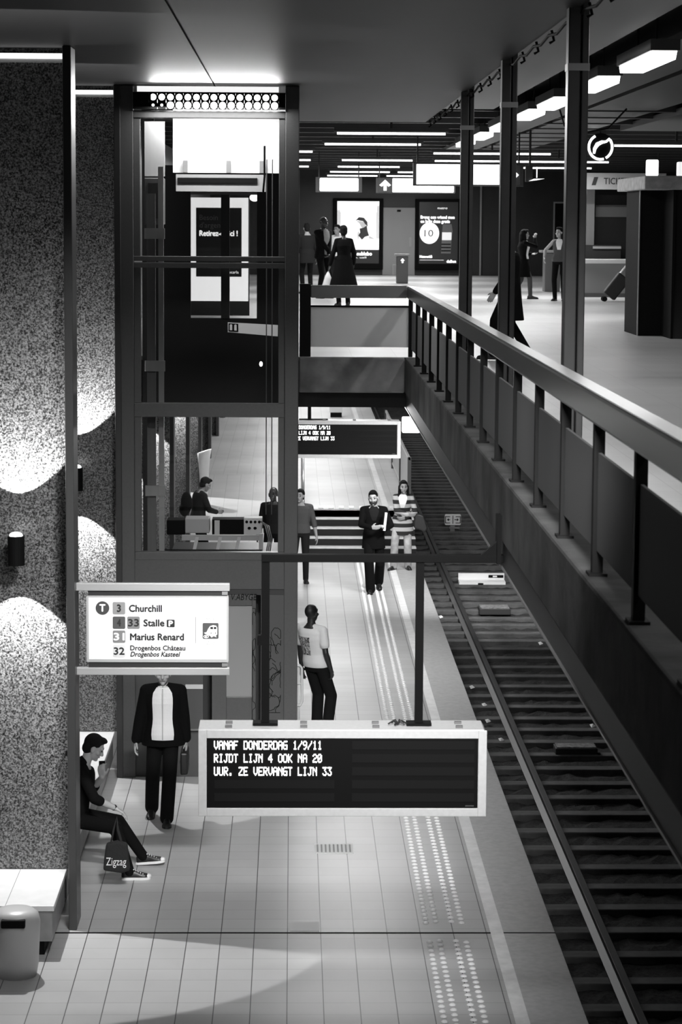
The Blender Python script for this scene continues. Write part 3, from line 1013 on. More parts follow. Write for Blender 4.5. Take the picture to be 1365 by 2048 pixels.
def departure_board(x0, x1, y, z0, z1, lab, kx, grp=None):
    t = thing('departure_board', lab, 'display board', ((x0 + x1) / 2, y + .17, z0))
    s = (z1 - z0) / .62
    W = mat('board_case', .62, .45, noise=(30, .05))
    dep = .34
    c = .035
    MB().prism([(x0, z0), (x1, z0), (x1, z1 - c), (x1 - c * .6, z1), (x0, z1)], y + .012, y + dep).frame(x0, x1, z0, z1 - .004, y, y + .014, .06).build('case', W, t, bevel=.004)
    MB().box(x0 + .06, x1 - .062, y + .008, y + .014, z0 + .062, z1 - .055).build('screen', mat('screen_black', .004, .6, spec=.15), t)
    sx0, sx1, sz0, sz1 = x0 + .06, x1 - .06, z0 + .062, z1 - .055
    wd = sx1 - sx0
    md = MB()
    for r in range(5):
        zt = sz1 - .028 - r * .0955
        for c0, c1 in ((.028, .47), (.535, .985)):
            if c0 < .1 and r < 3:
                continue
            md.box(sx0 + wd * c0, sx0 + wd * c1, y + .005, y + .008, zt - .062, zt)
    md.build('blank_rows', MODULE, t)
    for r, q in enumerate(('VANAF DONDERDAG 1/9/11', 'RIJDT LIJN 4 OOK NA 20', 'UUR. ZE VERVANGT LIJN 33')):
        dots(q, sx0 + .052, sz1 - .028 - r * .0955, .0059 * kx, .0090, y + .006).build('text_line', LED, t)
    text('maker_mark', 'ooooo', sx1 - .09, sx1 - .03, sz0 + .012, .012, y + .006, mat('maker_grey', .2, .5), t)
    for x in (x0 + .19, x0 + .73, x0 + 1.25, x0 + 1.85):
        MB().box(x, x + .05, y + .06, y + .09, z1, z1 + .018).box(x, x + .05, y + .2, y + .23, z1, z1 + .018).build('lug', mat('lug_grey', .15, .5), t)
    return t


B1 = departure_board(-.663, 1.408, 17.0, 2.05, 2.685, 'large white cased departure board with dot letters hanging in the foreground', 1.0)
hb = thing('board_hanger', 'black steel bracket carrying the foreground departure board from the concrete beam', 'bracket', (.6, 17.2, 2.69))
MB().box(-.215, 1.53, 17.14, 17.22, 3.875, 3.93).build('crossbar', BLACK, hb, bevel=.004)
MB().prism([(1.36, 3.93), (1.5, 3.93), (1.5, 4.05)], 17.15, 17.2).box(1.47, 1.5, 17.1, 17.26, 3.87, 4.22).build('gusset', BLACK, hb)
for x in (-.215, .895):
    MB().box(x, x + .058, 17.15, 17.21, 2.70, 3.875).build('hanger_post', BLACK, hb)
    MB().box(x - .06, x + .12, 17.12, 17.24, 2.688, 2.706).build('foot_plate', BLACK, hb)
MB().box(-.245, -.215, 17.15, 17.2, 3.27, 3.34).build('junction_box', BLACK, hb)
t = thing('wire_bundle', 'small dark bundle of wire ends lying on top of the foreground departure board', 'wire', (.77, 17.14, 2.688))
for k in range(6):
    a = k * 1.1
    MB().tube([(.77, 17.14, 2.696), (.77 + .03 * math.cos(a), 17.14 + .03 * math.sin(a), 2.725), (.77 + .07 * math.cos(a), 17.14 + .05 * math.sin(a), 2.70)], .007, 6).build('wire', DARK, t)
B2 = departure_board(-.20, 1.876, 41.5, 2.245, 2.89, 'white cased departure board with dot letters hanging beyond the opening', .97)
hb = thing('board_hanger', 'black post carrying the departure board beyond the opening', 'bracket', (.3, 41.67, 2.9))
MB().box(.27, .33, 41.65, 41.71, 2.91, 3.86).build('hanger_post', BLACK, hb)
MB().box(.12, .62, 41.6, 41.76, 2.892, 2.91).build('foot_plate', BLACK, hb)

# ================================================================== DIRECTION SIGN ON THE UPRIGHT
SY = 21.2
ds = thing('direction_sign', 'white tram direction sign with line numbers fixed to the steel upright', 'sign', (-1.2, SY, 2.29))
RW = mat('sign_rail', .42, .4, metal=.3)
MB().box(-1.904, -.546, SY - .03, SY + .03, 3.045, 3.112).build('support_rail', RW, ds, bevel=.004)
MB().box(-1.904, -.546, SY - .03, SY + .03, 2.290, 2.355).build('support_rail', RW, ds, bevel=.004)
MB().rrect(-1.815, -.556, 2.405, 3.0, .012, SY - .025, SY + .03).build('panel', mat('sign_case', .4, .4), ds)
MB().box(-1.795, -.575, SY - .03, SY - .025, 2.43, 2.985).build('face', emit('sign_face', .18, .68), ds)
MB().box(-1.80, -.57, SY - .01, SY + .02, 2.355, 2.405).box(-1.80, -.57, SY - .01, SY + .02, 3.0, 3.045).build('fixing_strip', DARK, ds)
for z in (2.365, 3.01):
    MB().box(-.615, -.565, SY - .02, SY - .01, z, z + .03).build('clamp', ALU, ds)
F = SY - .03
INK = mat('sign_ink', .012, .6)
INKW = emit('sign_ink_white', .3, .8)
S = 1 / 228.1                                            # metres per photo pixel on the sign plane
zx = lambda px: -1.904 + (px - 153) * .004418
zz = lambda py: 3.003 - (py - 1190) * .004472
MB().disc(zx(205.5), zz(1215), .060, .060, F - .003, F).build('tram_badge', mat('badge_dark', .05, .5), ds)
text('letter', 'T', zx(200), zx(211), zz(1221.5), .062, F - .003, INKW, ds, fat=.003)


def badge(px, py, s, v, vt, w=25):
    b = MB().rrect(zx(px), zx(px + w), zz(py + 24.5), zz(py), .012, F - .003, F).build('line_badge', mat('badge_%d' % int(v * 100), v, .6), ds)
    wd = 6.5 if len(s) == 1 else 19
    c = px + w / 2
    text('numeral', s, zx(c - wd * .55), zx(c + wd * .55), zz(py + 19), .062, F - .003, INK if vt == 0 else INKW, b, fat=.0025)


badge(226, 1203, '3', .26, 0)
badge(226, 1232, '4', .07, 0)
badge(255, 1232, '33', .20, 0)
badge(226, 1260, '31', .19, 1)
badge(226, 1289, '32', .62, 0)
text('lettering', 'Churchill', zx(259), zx(324), zz(1222), .058, F, INK, ds, fat=.0028)
text('lettering', 'Stalle', zx(288), zx(329), zz(1251), .058, F, INK, ds, fat=.0028)
text('lettering', 'Marius Renard', zx(261), zx(368), zz(1279), .058, F, INK, ds, fat=.0028)
text('lettering', 'Drogenbos Château', zx(261), zx(371), zz(1299.5), .042, F, INK, ds, fat=.0015)
text('lettering', 'Drogenbos Kasteel', zx(261), zx(361), zz(1312), .042, F, INK, ds, shear=.25, fat=.0015)
pb = MB().rrect(zx(334), zx(350), zz(1253), zz(1238), .008, F - .003, F).build('parking_badge', INK, ds)
text('letter', 'P', zx(338.5), zx(346), zz(1250.5), .045, F - .003, INKW, pb, fat=.003)
MB().box(zx(391.6), zx(392.4), F - .002, F, zz(1285), zz(1232)).build('divider', mat('hairline', .1, .6), ds)
text('lettering', 'Midi', zx(413), zx(431), zz(1241), .03, F, mat('pale_ink', .45, .6), ds)
text('lettering', 'Zuid', zx(413), zx(430), zz(1287.5), .03, F, MATS['pale_ink'], ds, shear=.25)
tp = MB().rrect(zx(406), zx(438), zz(1276), zz(1244.5), .01, F - .003, F).build('train_badge', mat('badge_night', .06, .6), ds)
poly = [(408.5, 1264), (414, 1262.5), (417, 1256), (421, 1250.5), (427, 1248.5), (433, 1249.5), (435.5, 1254), (435.5, 1267), (432.5, 1269.5), (434, 1273), (428, 1270.5), (424, 1273.5), (421, 1270), (417, 1268.5), (412, 1266.5)]
tr_ = MB().prism([(zx(a), zz(b)) for a, b in poly], F - .006, F - .003).build('train', INKW, tp)
MB().rrect(zx(421.5), zx(427), zz(1256.5), zz(1252), .004, F - .008, F - .006).rrect(zx(428.5), zx(433.5), zz(1256.5), zz(1252), .004, F - .008, F - .006).disc(zx(423), zz(1264.5), .005, .005, F - .008, F - .006, 10).disc(zx(432), zz(1264.5), .005, .005, F - .008, F - .006, 10).build('train_windows', INK, tr_)
rg = MB()
N = 24
for i in range(N):
    a, b = 2 * math.pi * i / N, 2 * math.pi * (i + 1) / N
    q = lambda t, k: (zx(413) + .024 * k * math.cos(t), zz(1271.5) + .014 * k * math.sin(t))
    rg.prism([q(a, 1), q(b, 1), q(b, .75), q(a, .75)], F - .005, F - .003)
rg.build('oval_mark', INKW, tp)
text('letter', 'B', zx(410.8), zx(415.2), zz(1273.3), .016, F - .003, INKW, tp, bold=.008)

# ================================================================== STATION HALL
for i, (a, b, y) in enumerate(TUBES):
    t = thing('fluorescent_light', 'bare fluorescent tube crossing below the dark hall ceiling', 'light', ((a + b) / 2, y, 7.70), group='tubes below the hall ceiling')
    MB().box(a - .05, b + .05, y + .02, y + .10, 7.78, 7.84).build('batten', mat('batten', .06, .5), t)
    MB().cyl((a, y + .05, 7.75), (b, y + .05, 7.75), .02, n=10).build('tube', EM_W, t, smooth=True)
    MB().box((a + b) / 2 - .02, (a + b) / 2 + .02, y + .04, y + .08, 7.84, 8.3).build('hanger', DARK, t)
for y in LUMS:  # nearest three fittings are out of view, added with their light
    t = thing('luminaire', 'long glowing luminaire in the row under the hall ceiling at upper right', 'light', (3.25, y, 7.70), group='row of luminaires along the hall')
    MB().box(3.12, 3.38, y - 1.12, y + 1.12, 7.80, 7.90).build('housing', mat('lum_housing', .06, .5), t)
    MB().prism_x([(y - 1.08, 7.80), (y - 1.0, 7.73), (y + 1.0, 7.73), (y + 1.08, 7.80)], 3.14, 3.36).build('diffuser', emit('lum_glow', 4.0), t)
    for q in (y - .6, y + .58):
        MB().box(3.24, 3.26, q, q + .02, 7.9, 8.3).build('hanger', DARK, t)


def hang_sign(name, lab, y, x0, x1, z0, z1, parts):
    t = thing(name, lab, 'sign', ((x0 + x1) / 2, y, z0))
    MB().box(x0, x1, y, y + .16, z0, z1).build('case', mat('sign_dark', .03, .5), t)
    for x in (x0 + .08, x1 - .08):
        MB().box(x - .015, x + .015, y + .06, y + .09, z1, 8.3).build('hanger', DARK, t)
    for fn in parts:
        fn(t)
    return t


hang_sign('hanging_sign', 'small lit sign hanging in the hall above the left advertising poster', 60, .56, 1.70, 7.01, 7.38, [
    lambda t: MB().rrect(.66, 1.61, 7.035, 7.355, .03, 59.98, 60.0).build('lit_face', EM_S, t),
    lambda t: MB().box(.92, 1.36, 59.97, 59.98, 7.20, 7.21).build('fine_print', mat('print_grey', .3, .5), t)])


def arrow_face(t):
    MB().box(2.10, 2.44, 59.98, 60.0, 7.02, 7.355).build('arrow_field', DARK, t)
    MB().prism([(2.27, 7.32), (2.13, 7.19), (2.19, 7.155), (2.235, 7.2), (2.235, 7.06), (2.305, 7.06), (2.305, 7.2), (2.35, 7.155), (2.41, 7.19)], 59.965, 59.98).build('arrow', EM_S, t)
    MB().rrect(2.45, 3.96, 7.02, 7.355, .02, 59.98, 60.0).build('lit_face', EM_S, t)
    G = emit('print_faint', 1.0, .85)
    MB().disc(2.68, 7.18, .07, .07, 59.97, 59.98, 20).build('line_dot', G, t)
    for s, x in (('3', 2.88), ('4', 3.06), ('31', 3.66)):
        text('numeral', s, x, x + .05 * len(s), 7.13, .1, 59.98, G, t)


hang_sign('hanging_sign', 'lit sign with a white upward arrow hanging above the grey hall door', 60, 2.05, 4.0, 7.0, 7.37, [arrow_face])


def exit_face(t):
    MB().box(2.28, 3.84, 44.98, 45.0, 6.99, 7.355).build('lit_face', EM_S, t)
    q = MB().box(3.86, 4.20, 44.98, 45.0, 6.99, 7.345).build('exit_field', mat('exit_dark', .05, .5), t)
    W_ = emit('exit_glow', 1.3)
    e = MB().box(3.89, 4.09, 44.965, 44.98, 7.02, 7.06).box(3.89, 4.09, 44.965, 44.98, 7.28, 7.32).box(3.89, 3.92, 44.965, 44.98, 7.02, 7.32).box(4.06, 4.09, 44.965, 44.98, 7.02, 7.08).box(4.06, 4.09, 44.965, 44.98, 7.25, 7.32)
    e.build('door_symbol', W_, q)
    MB().box(3.96, 4.10, 44.96, 44.965, 7.15, 7.185).prism([(4.10, 7.10), (4.17, 7.168), (4.10, 7.235)], 44.96, 44.965).box(3.955, 3.99, 44.96, 44.965, 7.09, 7.2).build('exit_arrow', emit('exit_arrow_glow', 2), q)


hang_sign('hanging_sign', 'large overexposed lit sign with an exit arrow hanging across the hall', 45, 2.22, 4.26, 6.96, 7.38, [exit_face])
t = thing('emergency_light', 'small dark box with a lit plate below it, right of the exit arrow', 'light', (4.6, 45, 7.05))
MB().box(4.30, 4.43, 45, 45.1, 7.05, 7.34).build('box', DARK, t)
MB().box(4.50, 4.515, 45, 45.02, 7.12, 7.32).prism([(4.36, 7.06), (4.45, 7.10), (4.65, 7.105), (4.5, 7.075)], 44.95, 45.0).build('lit_plate', emit('emerg_glow', 1.5), t)
MB().box(4.36, 4.40, 45.02, 45.06, 7.34, 8.3).build('hanger', DARK, t)

# ring logo lamp
t = thing('logo_sign', 'glowing round logo sign of a broken ring hanging at the upper right', 'sign', (5.68, 45, 7.45))
cx, cz, rr = 5.68, 7.69, .225


def band(pts, wds, y0, y1):
    mb = MB()
    L, Rr = [], []
    for i, (x, z) in enumerate(pts):
        a = pts[max(i - 1, 0)]
        b = pts[min(i + 1, len(pts) - 1)]
        d = Vector((b[0] - a[0], b[1] - a[1])).normalized()
        n = Vector((-d.y, d.x)) * wds[i] / 2
        L.append((x + n.x, z + n.y))
        Rr.append((x - n.x, z - n.y))
    for i in range(len(pts) - 1):
        mb.prism([L[i], L[i + 1], Rr[i + 1], Rr[i]], y0, y1)
    return mb


MB().disc(cx, cz, rr + .03, rr + .03, 45.02, 45.14, 40).build('drum', BLACK, t)
P1 = [(cx + rr * math.cos(R(a)) * .97, cz + rr * math.sin(R(a))) for a in range(118, 292, 8)]
band(P1, [.042] * len(P1), 45.0, 45.02).build('left_arc', emit('logo_glow', 3), t)
P2 = [(cx - .12, cz - .12), (cx - .11, cz - .03), (cx - .06, cz + .05), (cx + .02, cz + .09), (cx + .10, cz + .10)] + [(cx + rr * math.cos(R(a)) * .95, cz + rr * math.sin(R(a))) for a in range(42, -70, -8)]
band(P2, [.035, .06, .075, .06, .04] + [.042] * (len(P2) - 5), 44.995, 45.015).build('right_swoosh', MATS['logo_glow'], t)
MB().cyl((cx, 45.08, cz + rr + .03), (cx, 45.08, 8.3), .015).build('hanger', DARK, t)

# end wall of the hall: posters, door, thin pipes
WY = 82.57
sc = WY / 79.0


def wx(x):
    return x * sc


def wz(z):
    return 6.3 + (z - 6.3) * sc


def lit_poster(lab, x0, x1, z0, z1, fill):
    t = thing('poster_case', lab, 'advertisement', ((x0 + x1) / 2, WY, z0))
    MB().box(x0 - .14, x1 + .14, WY - .14, WY, z0 - .2, z1 + .1).build('case', BLACK, t, bevel=.02)
    fill(t, x0, x1, z0, z1, WY - .145)
    return t


def fill_a(t, x0, x1, z0, z1, y):
    w_, h_ = x1 - x0, z1 - z0
    MB().box(x0, x1, y, y + .004, z0 + h_ * .22, z1).build('lit_sheet', emit('poster_lit', .9, .9), t)
    MB().box(x0, x1, y, y + .004, z0, z0 + h_ * .22).build('dark_foot', mat('poster_foot', .02, .4), t)
    cx_, cz_ = x0 + w_ * .55, z0 + h_ * .62
    D_ = mat('poster_ink', .05, .5)
    MB().prism([(cx_ - .16, cz_ + .14), (cx_ - .05, cz_ + .26), (cx_ + .12, cz_ + .24), (cx_ + .24, cz_ + .1), (cx_ + .25, cz_ - .06), (cx_ + .17, cz_ + .02), (cx_ + .1, cz_ + .12), (cx_ - .08, cz_ + .16)], y - .002, y).prism(
        [(cx_ - .02, cz_ - .12), (cx_ + .1, cz_ - .1), (cx_ + .22, cz_ - .02), (cx_ + .25, cz_ - .2), (cx_ + .3, cz_ - .36), (cx_ + .16, cz_ - .4), (cx_ + .06, cz_ - .5), (cx_ - .06, cz_ - .36), (cx_, cz_ - .26)], y - .002, y).build('portrait', D_, t)
    MB().prism([(cx_ - .15, cz_ + .12), (cx_ - .02, cz_ + .13), (cx_ + .12, cz_ + .1), (cx_ + .18, cz_ + .0), (cx_ + .2, cz_ - .05), (cx_ + .08, cz_ - .13), (cx_ + .02, cz_ - .05), (cx_ - .03, cz_ + .06)], y - .0015, y).prism(
        [(cx_ - .1, cz_ - .3), (cx_ - .06, cz_ - .2), (cx_ - .02, cz_ - .3), (cx_ - .07, cz_ - .55)], y - .0015, y).prism([(cx_ + .3, cz_ - .36), (cx_ + .5, cz_ - .48), (cx_ + .3, cz_ - .46)], y - .0015, y).build('portrait_shading', emit('poster_half', .22, .8), t)
    MB().box(x0, x0 + .12, y - .001, y, z0 + h_ * .5, z1 - .3).build('toned_edge', emit('poster_tone', .45, .8), t)
    MB().box(x1 - .1, x1, y - .001, y, z0 + h_ * .4, z1 - .15).build('toned_edge', MATS['poster_tone'], t)
    MB().box(x0 + .1, x1 - .08, y - .002, y, z1 - .36, z1 - .12).build('headline_block', emit('poster_bright', 1.6, 1), t)
    text('lettering', 'Leublebo', x0 + w_ * .42, x0 + w_ * .83, z0 + .27, .12, y, emit('poster_text', 1.0), t, fat=.008)
    text('lettering', 'p. uali', x0 + w_ * .42, x0 + w_ * .7, z0 + .17, .06, y, MATS['poster_text'], t)


def fill_b(t, x0, x1, z0, z1, y):
    w_, h_ = x1 - x0, z1 - z0
    MB().box(x0, x1, y, y + .004, z0, z1).build('dark_sheet', mat('poster_dark', .035, .3), t)
    W_ = emit('poster_white', 1.0)
    text('lettering', 'Breng een vriend mee', x0 + .05, x1 - .12, z1 - .56, .10, y, W_, t, fat=.008)
    text('lettering', 'en krijg deze gratis', x0 + .05, x1 - .28, z1 - .70, .10, y, W_, t, fat=.008)
    text('lettering', 'metro', x0 + .62, x0 + .95, z1 - .24, .08, y, W_, t)
    MB().disc(x0 + .35, z1 - 1.05, .33, .36, y - .002, y).build('white_disc', W_, t)
    text('numeral', '10', x0 + .18, x0 + .48, z1 - 1.16, .22, y - .002, mat('poster_num', .03, .5), t)
    MB().prism([(x0 + .75, z0 + .35), (x0 + 1.08, z0 + .35), (x0 + 1.1, z0 + .8), (x0 + 1.14, z0 + 1.1), (x0 + 1.1, z1 - .74), (x0 + .8, z1 - .74), (x0 + .78, z0 + 1.0)], y - .002, y).build('jar', mat('poster_jar', .22, .4), t)
    MB().box(x0 + .78, x0 + 1.1, y - .004, y - .002, z0 + .8, z0 + 1.06).build('jar_label', emit('poster_lab', .5), t)
    for k in range(3):
        MB().box(x0 + .76, x0 + 1.08, y - .004, y - .002, z0 + .42 + .11 * k, z0 + .46 + .11 * k).build('jar_ring', BLACK, t)
    text('lettering', 'NetwerkB', x0 + .03, x0 + .45, z0 + .2, .08, y, W_, t, fat=.008)
    MB().box(x0 + .03, x0 + .85, y - .002, y, z0 + .12, z0 + .13).build('rule', W_, t)
    text('lettering', 'deBon', x0 + .95, x1 - .06, z0 + .04, .09, y, W_, t, fat=.008)


lit_poster('brightly lit poster with a bearded portrait on the end wall of the hall', wx(1.44), wx(2.80), wz(4.95), wz(6.95), fill_a)
lit_poster('dark poster with a white disc and a jar on the end wall of the hall', wx(4.10), wx(5.36), wz(4.95), wz(6.94), fill_b)
d = struct(MB().box(wx(2.92), wx(3.97), WY - .06, WY, HALL, wz(6.75)).build('door_1', mat('grey_door', .34, .5), None), 'plain grey door between the two posters')
MB().box(wx(3.38), wx(3.50), WY - .09, WY - .06, wz(6.62), wz(6.68)).build('closer', BLACK, d)
MB().box(wx(3.78), wx(3.86), WY - .09, WY - .06, wz(5.5), wz(5.8)).build('lock_plate', mat('plate_grey', .4, .4), d)
for x, z1, lab in ((.18, 7.0, 'thin pale pipe rising on the end wall left of the lit poster'), (6.11, 7.36, 'thin pale pipe on the end wall right of the dark poster')):
    tag(MB().cyl((wx(x), WY - .04, HALL), (wx(x), WY - .04, 8.0), .035).build('wall_pipe', mat('pipe_pale', .30, .5), None), lab, 'pipe')
t = thing('door_frame', 'narrow bright framed glass door in the end wall behind the walking women', 'door', (wx(9.0), WY - .05, HALL))
MB().frame(8.85, 9.40, HALL, 7.0, WY - .06, WY - .02, .05).build('frame', mat('frame_pale', .3, .4), t)
MB().box(8.9, 9.35, WY - .05, WY - .03, HALL, 6.95).build('leaf', BLACK, t)

# ticket gates and counter
t = thing('ticket_gate', 'slim ticket gate post with a white up arrow before the grey door', 'ticket gate', (3.2, 71, HALL))
MB().box(3.05, 3.38, 71, 71.6, HALL, 5.30).build('body', mat('gate_steel', .10, .4), t, bevel=.02)
MB().box(3.0, 3.43, 70.95, 71.65, 5.30, 5.36).build('lid', mat('gate_lid', .3, .4), t)
MB().prism([(3.215, 5.24), (3.15, 5.17), (3.19, 5.17), (3.19, 5.10), (3.24, 5.10), (3.24, 5.17), (3.28, 5.17)], 70.99, 71.0).build('arrow', emit('gate_arrow', 1.2), t)
MB().box(2.94, 3.04, 71.2, 71.4, 4.75, 5.05).build('paddle', mat('paddle_pale', .4, .4), t)
t = thing('ticket_gate', 'ticket gate post behind the woman with the shoulder bag', 'ticket gate', (6.75, 63.5, HALL))
MB().box(6.6, 7.0, 63.4, 64.0, HALL, 5.52).build('body', MATS['gate_steel'], t, bevel=.02)
MB().box(6.5, 7.05, 63.35, 64.05, 5.52, 5.58).build('lid', MATS['gate_lid'], t)
t = thing('ticket_counter', 'grey ticket counter with a pale top under the tickets sign', 'counter', (8.2, 59.4, HALL))
MB().box(7.05, 9.6, 59, 59.8, HALL, 5.32).build('body', mat('counter_grey', .20, .6), t)
MB().box(7.0, 9.65, 58.9, 59.85, 5.32, 5.42).build('top', mat('counter_top', .55, .4), t, bevel=.01)
MB().box(7.05, 9.6, 58.985, 59, HALL, HALL + .1).build('plinth', mat('counter_plinth', .06, .6), t)
t = thing('ticket_booth_wall', 'dark ticket window with pale posts and shelf behind the counter', 'ticket window', (8.5, 60.5, HALL))
MB().box(6.9, 9.9, 61.0, 61.1, HALL, 7.0).build('window', mat('booth_dark', .012, .25), t)
MB().box(7.35, 7.55, 60.8, 61.0, HALL, 7.2).build('post', mat('booth_post', .16, .5), t)
MB().box(7.6, 8.5, 60.97, 61.0, 6.45, 6.75).build('notice_or_reflection', mat('booth_notice', .07, .5), t)
MB().box(7.1, 8.2, 60.6, 60.9, 5.42, 5.75).build('till', DARK, t)
MB().box(7.5, 8.2, 60.55, 60.6, 5.66, 5.72).build('till_edge', mat('till_edge', .3, .5), t)
t = thing('ticket_sign', 'pale hanging sign reading tickets above the ticket counter', 'sign', (8.0, 60, 7.3))
MB().box(7.05, 9.2, 59.95, 60.1, 7.12, 7.52).build('panel', mat('ticket_panel', .34, .5), t)
text('lettering', 'TICKETS', 7.66, 8.36, 7.25, .15, 59.945, INK, t, bold=.01)
MB().prism([(7.36, 7.22), (7.46, 7.22), (7.52, 7.42), (7.42, 7.42)], 59.94, 59.95).build('ticket_symbol', INK, t)
for x in (7.2, 9.0):
    MB().box(x, x + .03, 60, 60.05, 7.52, 8.3).build('hanger', DARK, t)
# glazed kiosk at the right edge
t = thing('kiosk', 'dark glazed kiosk with a pale canopy at the right edge of the hall', 'kiosk', (6.2, 39, HALL))
CP = mat('kiosk_canopy', .42, .5, noise=(8, .3))
MB().box(5.55, 5.95, 38.8, 40.4, HALL, 6.82).build('post', mat('kiosk_steel', .008, .7, spec=.1), t, bevel=.01)
MB().box(5.535, 5.55, 38.78, 38.82, HALL, 6.82).build('edge_strip', ALU, t)
MB().box(5.97, 8.0, 37.9, 38.0, HALL, 6.82).build('glazing', mat('kiosk_glass', .02, .08, spec=.8), t)
MB().box(5.93, 5.97, 37.85, 40.4, HALL, 6.82).build('post', MATS['kiosk_steel'], t)
MB().box(5.44, 8.2, 37.6, 40.8, 6.82, 7.03).build('canopy', CP, t, bevel=.015)
MB().box(5.50, 5.68, 37.8, 37.95, 7.03, 7.28).build('canopy_light', emit('kiosk_lamp', 2.0), t, bevel=.02)
MB().box(5.98, 6.2, 37.8, 37.95, 7.03, 7.25).build('canopy_light', emit('kiosk_lamp_dim', .8), t, bevel=.02)
# hooks along the edge of the ceiling panel
hk = thing('ceiling_edge_hooks', 'row of small hooks and a cable along the ceiling edge above the parapet', 'hooks', (1.99, 25, 7.7))
MB().tube([(2.0, 15 + .6 * k, 7.735 + (.02 if k % 2 else -.012)) for k in range(36)], .012, 6).build('cable', BLACK, hk)
for k in range(18):
    y = 15.4 + 1.2 * k
    MB().tube([(2.0, y, 7.78), (2.02, y, 7.70), (1.985, y, 7.68)], .011, 6).build('hook', BLACK, hk)
t = thing('hanging_cable', 'thin looping cable below the dark hall ceiling at upper right', 'cable', (4.2, 36, 7.8))
MB().tube([(3.9, 36, 8.05), (4.0, 36, 7.72), (4.3, 36.2, 7.62), (4.7, 36.4, 7.70), (5.0, 36.6, 8.0)], .014, 8).build('cable', DARK, t, smooth=True)
# trolley suitcase
t = thing('trolley_suitcase', 'black trolley suitcase tilted on its wheels behind the kiosk', 'suitcase', (7.35, 55.9, HALL))
M_ = Matrix.Rotation(R(38), 3, 'Y')
cmb = MB()
cmb.box(-.16, .16, -.13, .13, 0, .58)
cv = [Vector((7.30, 55.9, HALL + .12)) + M_ @ Vector(v) for v in cmb.v]
cc = MB(); cc.v = [tuple(v) for v in cv]; cc.f = cmb.f
cc.build('shell', mat('case_black', .012, .6), t, bevel=.03)
for sy in (-.1, .1):
    MB().cyl((7.2, 55.9 + sy - .03, HALL + .06), (7.2, 55.9 + sy + .03, HALL + .06), .06).build('wheel', BLACK, t)
for sy in (-.08, .08):
    a = Vector((7.30, 55.9 + sy, HALL + .12)) + M_ @ Vector((-.12, 0, .58))
    MB().cyl(a, a + M_ @ Vector((0, 0, .42)), .012).build('handle_tube', ALU, t)
a = Vector((7.30, 55.9, HALL + .12)) + M_ @ Vector((-.12, 0, 1.0))
MB().cyl(a + Vector((0, -.1, 0)), a + Vector((0, .1, 0)), .018).build('grip', BLACK, t)

# ================================================================== PEOPLE
V = Vector


def remesh(name, mb, voxel, m, parent, smooth=4, label=None):
    """one continuous surface over all the overlapping volumes of mb (coordinates local to the parent)"""
    me = mb.mesh(name + '_raw')
    ob = bpy.data.objects.new(name, me)
    COL.objects.link(ob)
    r = ob.modifiers.new('r', 'REMESH')
    r.mode, r.voxel_size, r.use_smooth_shade = 'VOXEL', voxel, True
    if smooth:
        s = ob.modifiers.new('s', 'SMOOTH')
        s.factor, s.iterations = .5, smooth
    dg = bpy.context.evaluated_depsgraph_get()
    out = bpy.data.meshes.new_from_object(ob.evaluated_get(dg))
    ob.modifiers.clear()
    ob.data = out
    out.name = name
    bpy.data.meshes.remove(me)
    out.materials.clear()
    out.materials.append(m)
    for p in out.polygons:
        p.use_smooth = True
    ob.parent = parent
    if label:
        ob['label'] = label
    return ob


def ik(a, t, l1, l2, hint):
    a, t, hint = V(a), V(t), V(hint)
    d = t - a
    L = min(d.length, (l1 + l2) * .999)
    d = d.normalized()
    e = a + d * L
    k = (l1 * l1 - l2 * l2 + L * L) / (2 * L)
    h = math.sqrt(max(l1 * l1 - k * k, 0))
    n = hint - d * hint.dot(d)
    n = n.normalized() if n.length > 1e-5 else d.orthogonal().normalized()
    return a + d * k + n * h, e


SKIN_L = mat('skin_light', .42, .5)
SKIN_M = mat('skin_medium', .28, .5)
SKIN_D = mat('skin_dark', .035, .4)
HAIR_B = mat('hair_black', .005, .7, spec=.2, bump=(160, .6))
HAIR_G = mat('hair_grey', .06, .6)
CL_BLACK = mat('cloth_black', .004, .9, spec=.12, bump=(30, .2))
CL_DARK = mat('cloth_dark', .012, .9, spec=.15, bump=(30, .2))
CL_GREY = mat('cloth_grey', .06, .85, bump=(30, .3))
CL_WHITE = mat('cloth_white', .88, .85, bump=(14, .25))
CL_JEAN = mat('cloth_jeans', .36, .9, noise=(9, .3), bump=(30, .4))
CL_STRIPE = stripe_mat('cloth_stripes', .014, .42, .15, .5)
SHOE = mat('shoe_black', .012, .4)
SHOE_L = mat('shoe_white', .75, .5)
EYE = mat('eye_dark', .01, .3)
LIP = mat('lip_shade', .12, .5)


